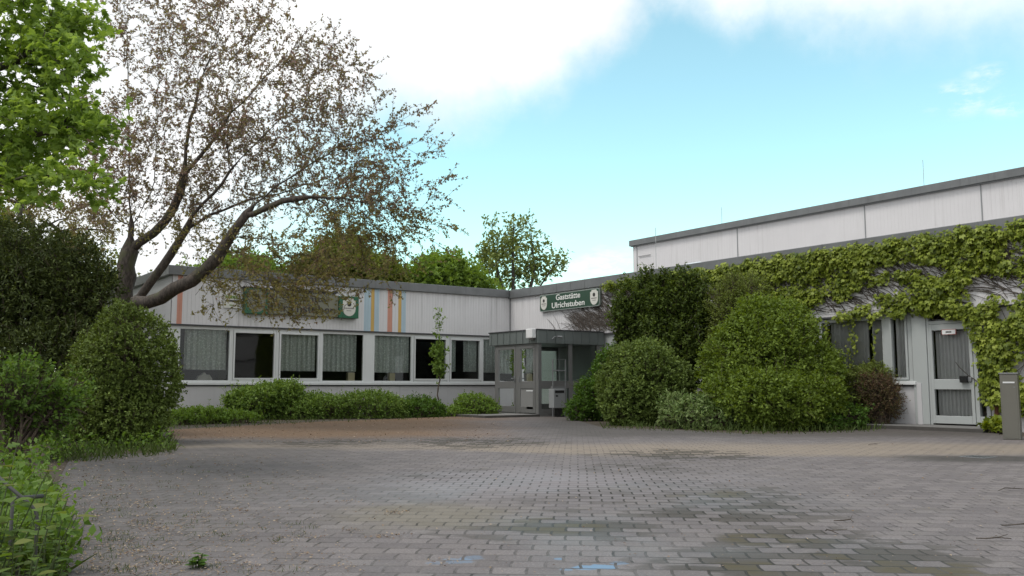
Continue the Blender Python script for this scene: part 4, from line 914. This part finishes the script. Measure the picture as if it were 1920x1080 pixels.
# ------------------------------------------------------------------ vine on the wall
vine = empty('wall_vine', (-.1, -16.4, 0), 'yellow green climbing vine spreading over the right wing wall', 'vine')
def vnoise(y, z, s, seed):
    r2 = np.random.default_rng(seed); k = r2.normal(0, s, (9, 2)); ph = r2.uniform(0, 6.28, 9)
    return np.sin(y[:, None] * k[:, 0] + z[:, None] * k[:, 1] + ph).mean(1) * 1.9
n = 150000
y = -rng.uniform(5.0, 24, n); z = rng.uniform(.3, 4.02, n)
top = np.interp(-y, [5, 6, 7.5, 9.2, 11.9, 24], [3.86, 3.90, 3.90, 3.94, 3.98, 4.0]) + .03 * np.sin(y * 7)
bot = np.interp(-y, [5, 6.5, 8, 9.5, 11, 11.8, 12.4, 13.0, 13.8, 15.0, 15.9, 16.05, 16.15, 16.4, 24], [3.80, 3.66, 3.45, 3.0, 2.65, 2.50, 2.46, 2.40, 2.37, 2.36, 2.22, 1.6, .6, .45, .4]) + .05 * np.sin(y * 11) + .03 * np.sin(y * 23)
f = .82 + .5 * vnoise(y, z, 3.2, 3) + .4 * vnoise(y, z, 8, 5)
f += np.clip((z - (top - .42)) / .3, 0, 1) * .75                     # thick along the top
def hole(cy, cz, ry, rz, s=1.4, tilt=0.0):
    global f
    f = f - s * np.exp(-(((y - cy) / ry) ** 2 + ((z - cz - tilt * (y - cy)) / rz) ** 2) ** 1.5)
hole(-12.7, 2.62, .75, .14, 1.6, -.12); hole(-14.0, 2.95, .7, .15, 1.5, -.12); hole(-16.15, 2.75, .35, .28, 1.2); hole(-16.75, 2.75, .22, .25, 1.2); hole(-10.4, 3.25, .5, .12); hole(-11.6, 3.3, .35, .1); hole(-9.0, 3.3, .4, .12); hole(-15.2, 3.2, .3, .15); hole(-16.25, 1.75, .12, .25, 1.2); hole(-14.6, 3.4, .5, .1); hole(-17, 1.2, .3, .5, 1)
f += np.where((z < 2.2) & (y > -16.5), -.12 + .9 * np.exp(-((z - 1.62) / .22) ** 2) + .9 * np.exp(-((z - .85) / .3) ** 2), 0)
keep = (z < top) & (z > bot) & (f > rng.uniform(.2, 1.15, n))
keep &= rng.random(n) < .115
yc = y[keep]; zc = z[keep]; fc = np.clip(f[keep], 0, 1); nc = len(yc); per = 9; oc_ = rng.uniform(0, 1, nc) ** 1.5 * .17 * fc; rad = rng.uniform(.05, .13, nc); n = nc * per
th = rng.uniform(0, 2 * pi, (nc, per)); rr_ = np.sqrt(rng.uniform(0, 1, (nc, per)))
y = (yc[:, None] + rad[:, None] * rr_ * np.cos(th)).ravel(); z = (zc[:, None] + rad[:, None] * rr_ * np.sin(th)).ravel()
dome = np.sqrt(np.clip(1 - rr_ ** 2, 0, 1)) * rad[:, None] * .9
P = np.stack([-.05 - (oc_[:, None] + dome * rng.uniform(.5, 1, (nc, per))).ravel(), y, z], 1)
ld = np.stack([rng.normal(-.45, .4, n), (rr_ * np.cos(th)).ravel() * .8 + rng.normal(0, .5, n), -np.ones(n) * .7 + (rr_ * np.sin(th)).ravel() * .3], 1)
nr = np.stack([-np.ones(n), (rr_ * np.cos(th)).ravel() * .9 + rng.normal(0, .4, n), (rr_ * np.sin(th)).ravel() * .9 + rng.uniform(0, 1.1, n)], 1)
Sv = np.repeat(rng.uniform(.6, 1.15, nc), per) * rng.uniform(.05, .11, n); print('vine leaves', n)
# strands hanging in front of the window
hP = []
for yy, z0, z1 in ((-13.22, 1.35, 2.36), (-13.3, 1.6, 2.36), (-13.78, 1.15, 2.36), (-12.6, 1.9, 2.36)):
    zz = np.arange(z0, z1, .035); hP.append(np.stack([np.full(len(zz), -.09) + rng.normal(0, .02, len(zz)), yy + rng.normal(0, .05, len(zz)), zz], 1))
hP = np.concatenate(hP); m_ = len(hP)
P = np.concatenate([P, hP]); ld = np.concatenate([ld, np.stack([rng.normal(-.3, .3, m_), rng.normal(0, .6, m_), -np.ones(m_)], 1)]); nr = np.concatenate([nr, np.stack([-np.ones(m_), rng.normal(0, .3, m_), rng.uniform(0, .8, m_)], 1)]); Sv = np.concatenate([Sv, rng.uniform(.04, .08, m_)])
leaves('foliage', P, ld, nr, Sv, T_IVY, M['l_ivy'], vine)
vs = MB()
def strand(y0, z0, ang, L, r, bend=.3):
    pts = []; a = ang; yy, zz = y0, z0; n_ = max(4, int(L / .12))
    for i in range(n_):
        pts.append((-.05 - rng.uniform(0, .012), yy, zz)); yy += cos(a) * L / n_; zz += sin(a) * L / n_; a += rng.normal(0, .14) + bend / n_
        if zz > 3.85 or zz < 2.46 and y0 > -14.9: break
    if len(pts) > 2: vs.tube(pts, list(np.linspace(r, r * .4, len(pts))), M['vine'], 4, caps=False)
for i in range(1300):
    y0 = -rng.uniform(4.2, 17.5); strand(y0, rng.uniform(2.47, 3.6), rng.uniform(.15, 1.1), rng.uniform(.5, 1.6), rng.uniform(.004, .011), -.4)
for i in range(260):                                                    # bare fan of old stems left of the dark shrub
    y0 = -rng.uniform(3.6, 5.8); strand(y0, rng.uniform(2.46, 3.0), rng.uniform(.2, .95), rng.uniform(.4, 1.1), rng.uniform(.004, .009), -.3)
for i in range(26): strand(-rng.uniform(16.2, 17), rng.uniform(.1, 1.8), rng.uniform(.6, 2.4), rng.uniform(.5, 1.5), rng.uniform(.006, .014), .2)
strand(-2.55, 2.6, 1.15, .75, .010, -.9); strand(-2.9, 2.5, 1.0, .9, .007, -.7); strand(-3.4, 2.47, .9, .9, .007, -.5)
vs.build('stems', vine)

# ------------------------------------------------------------------ ground plants, litter
def pix_points(n, x0, x1, y0, y1, fn):
    "scatter on the ground, kept by fn(px, py)"
    out = []
    while len(out) < n:
        a, c = rng.uniform(x0, x1), rng.uniform(y0, y1)
        if rng.random() < fn(a, c): out.append(ground(a, c))
    return np.array(out)
# low growth of the left bed
Bd = np.concatenate([pix_points(900, -250, 320, 790, 872, lambda a, c: 1.0 if c < np.interp(a, [-250, 100, 130, 220, 320], [905, 905, 862, 853, 846]) else 0),
                     pix_points(900, -200, 125, 880, 1080, lambda a, c: 1.0 if a < np.interp(c, [880, 980, 1080], [85, 105, 118]) else 0)])
Dd = unit(rng.normal(0, .5, Bd.shape) + np.array([0, 0, 1])); hh = rng.uniform(.1, .34, len(Bd))
hh *= np.interp(Bd[:, :2] @ FH - CAM[:2] @ FH, [4, 8, 12], [.8, 1.0, 1.0])
P = []; ldl = []; nrl = []; Sl = []
for kx in range(9):
    t = rng.uniform(.15, 1.1, len(Bd)); P.append(Bd + Dd * (hh * t)[:, None] + rng.normal(0, .05, Bd.shape)); ldl.append(unit(rng.normal(0, 1, Bd.shape)) + Dd * .4); nrl.append(rng.normal(0, .4, Bd.shape) + np.array([0, 0, .8])); Sl.append(rng.uniform(.03, .07, len(Bd)))
P = np.concatenate(P); k = P[:, 2] > 0
tag(leaves('ground_cover', P[k], np.concatenate(ldl)[k], np.concatenate(nrl)[k], np.concatenate(Sl)[k], T_OVAL, M['l_weed']), 'low leafy weeds covering the bed at the left edge of the yard', 'weeds', kind='stuff')
# grass blades: bed edge, along the shrubs, paving joints on the left
Bg = np.concatenate([pix_points(800, 90, 330, 820, 866, lambda a, c: 1 if abs(c - np.interp(a, [90, 130, 220, 330], [868, 858, 847, 838])) < 14 else 0),
                     pix_points(700, -40, 135, 900, 1080, lambda a, c: 1 if a < np.interp(c, [880, 1080], [95, 130]) else 0),
                     pix_points(700, 1130, 1660, 785, 815, lambda a, c: 1 if abs(c - np.interp(a, [1130, 1250, 1420, 1625, 1660], [800, 804, 812, 805, 801])) < 5 else 0),
                     pix_points(500, 316, 900, 775, 806, lambda a, c: 1 if abs(c - np.interp(a, [316, 420, 560, 700, 850], [804, 798, 790, 785, 779])) < 5 else 0)])
tuft = pix_points(90, 120, 640, 870, 1078, lambda a, c: np.clip(1.1 - (a - 120) / 450, 0, 1) * .8 + (.1 if c > 980 else 0))
Bt = np.repeat(tuft, 14, axis=0) + rng.normal(0, .035, (len(tuft) * 14, 3)) * np.array([1, 1, 0])
Ball = np.concatenate([Bg, Bt]); Sg = np.concatenate([rng.uniform(.06, .20, len(Bg)), rng.uniform(.012, .034, len(Bt))])
tag(leaves('grass', Ball, unit(rng.normal(0, .45, Ball.shape) + np.array([0, 0, 1])), rng.normal(0, 1, Ball.shape), Sg, [(a * 1.3, b_, c_) for a, b_, c_ in T_BLADE], M['l_grass']), 'grass blades along the bed edges and in the paving joints', 'grass', kind='stuff')
# litter
M['litter'] = leafmat('dry_petals', [(0.150, 0.088, 0.043), (0.255, 0.190, 0.124), (0.360, 0.286, 0.211), (0.120, 0.061, 0.031), (0.315, 0.245, 0.136)], .1)
Pl = np.concatenate([pix_points(3600, 90, 1000, 850, 1080, lambda a, c: np.clip(1.05 - (a - 150) / 520, .015, 1)), pix_points(1500, 320, 960, 783, 830, lambda a, c: .7), pix_points(260, 900, 1920, 830, 1080, lambda a, c: .6)])
cl_ = pix_points(26, 250, 900, 930, 1078, lambda a, c: np.clip(1.2 - (a - 250) / 700, .1, 1))
Pc = np.repeat(cl_, 26, axis=0) + rng.normal(0, .055, (len(cl_) * 26, 3)) * np.array([1, 1, 0])
Pl = np.concatenate([Pl, Pc]); Pl[:, 2] = rng.uniform(.004, .012, len(Pl))
dd_ = (Pl[:, :2] - CAM[:2]) @ FH
tag(leaves('leaf_litter', Pl, rng.normal(0, 1, Pl.shape) * np.array([1, 1, .15]), rng.normal(0, .25, Pl.shape) + np.array([0, 0, 1]), rng.uniform(.008, .02, len(Pl)) * np.interp(dd_, [4, 15], [1, 2.2]), T_OVAL, M['litter']), 'dry petals and leaf bits strewn over the pavers', 'leaf litter', kind='stuff')
# twigs on the pavers
for (px, py, px2, py2, lab) in [(1830, 1009, 1896, 1010, 'straight dry twig lying on the pavers near the right edge, the longest'), (1548, 995, 1572, 1001, 'short curled dark twig on the pavers beside the mossy stones'), (1563, 976, 1600, 979, 'thin bent twig on the pavers right of centre'),
                                (1878, 985, 1935, 983, 'forked twig at the very right edge of the paving'), (1872, 920, 1925, 917, 'thin twig at the right edge, farthest from the viewer of the right hand twigs'), (1628, 834, 1645, 833, 'small stick on the sand-coloured strip before the door step')]:
    a, c = ground(px, py, .012), ground(px2, py2, .012); mid = (a + c) / 2 + np.array([rng.normal(0, .02), rng.normal(0, .02), .012])
    bb = MB(); bb.tube([a, a * .6 + mid * .4 + rng.normal(0, .006, 3), mid, c], [.003, .004, .004, .0025], M['vine'], 6)
    bb.tube([mid, mid + (c - a) * .25 + np.array([rng.normal(0, .05), rng.normal(0, .05), .01])], [.003, .0015], M['vine'], 5)
    tag(bb.build('twig'), lab, 'twig', 'twigs on the pavers')
# drain in the sand-coloured strip
q = ground(1834, 857); dr = MB(); dr.box(q[0] - .16, q[0] + .16, q[1] - .16, q[1] + .16, 0, .006, M['metal'])
for i in range(7): dr.box(q[0] - .12, q[0] + .12, q[1] - .125 + i * .04, q[1] - .11 + i * .04, .006, .008, M['black'])
tag(dr.build('drain_cover'), 'small metal drain cover set in the paving before the letter box pillar', 'drain cover')
# single weeds
def weed(label, base, h, nst, per, size, tmpl, mat, lean=.35, name='weed', group=None):
    root = empty(name, (base[0], base[1], 0), label, 'weed', group); sb = MB(); Pw = []; Dw = []; Nw = []
    for i in range(nst):
        a = rng.uniform(0, 2 * pi); l = h * rng.uniform(.4, 1.1); tip = np.array([base[0] + cos(a) * l * lean * rng.uniform(.3, 1), base[1] + sin(a) * l * lean * rng.uniform(.3, 1), l])
        p0 = np.array([base[0] + cos(a) * .02, base[1] + sin(a) * .02, 0]); mid = p0 * .5 + tip * .5 + np.array([0, 0, .06 * l])
        sb.tube([p0, mid, tip], [.0035, .003, .0015], M['weedstem'], 5)
        for k in range(per):
            t = .1 + .9 * (k + rng.uniform(0, .8)) / per; pt = (1 - t) ** 2 * p0 + 2 * t * (1 - t) * mid + t * t * tip; an = k * 2.4 + rng.normal(0, .3)
            d = np.array([cos(an), sin(an), rng.uniform(-.1, .45)]); Pw.append(pt); Dw.append(d); Nw.append(np.array([-d[0] * .3, -d[1] * .3, 1]) + rng.normal(0, .18, 3))
    sb.build('stem', root); leaves('foliage', np.array(Pw), np.array(Dw), np.array(Nw), size * rng.uniform(.6, 1.2, len(Pw)), tmpl, mat, root); return root
M['weedstem'] = plain('weed_stem', (.05, .07, .02), .7)
q = ground(370, 1066)
weed('single fresh green weed growing from a joint in the pavers', q, .075, 6, 5, .05, T_HEX, M['l_bright'], .9)
for i, (px, d, h, nst, per, s, lab) in enumerate([(30, 3.0, .56, 11, 14, .068, 'broad leaved weed in the bottom left corner, nearest the viewer'), (-40, 3.4, .72, 10, 16, .075, 'tall broad leaved weed at the left edge with a big drooping leaf'), (78, 3.5, .40, 10, 13, .055, 'broad leaved weed hanging over the pavers in the bottom left'),
                                                  (0, 3.8, .36, 11, 14, .055, 'bushy weed beside the bent metal tube'), (92, 4.3, .32, 8, 10, .055, 'small bushy weed right of the bent metal tube'), (-50, 5.6, .75, 10, 14, .065, 'tall weed behind the bent metal tube at the left edge')]):
    p = at(px, 1000, d); weed(lab, (p[0], p[1]), h, nst, per, s, T_HEX, M['l_weedbig'], .5, 'broad_leaf_weed', 'weeds in the bottom left corner')
# bent tube (end of a bicycle stand)
d_ = 4.1; tb = MB(); tb.tube([at(-60, 880, d_ + .1), at(-10, 888, d_ + .05), at(20, 915, d_), at(50, 940, d_), at(66, 955, d_), at(70, 975, d_), np.array([*at(70, 975, d_)[:2], -.02])], .008, M['tube'], 10)
tb.tube([at(24, 935, d_ + .12), np.array([*at(24, 935, d_ + .12)[:2], -.02])], .008, M['tube'], 10); tb.tube([at(24, 935, d_ + .12), at(80, 930, d_ + .3)], .010, M['tube'], 8)
tag(tb.build('bicycle_stand', None, 0, True), 'bent grey metal tube of a bicycle stand among the weeds', 'bicycle stand')
print('objects', len(bpy.data.objects), 'polys', sum(len(m.polygons) for m in bpy.data.meshes))
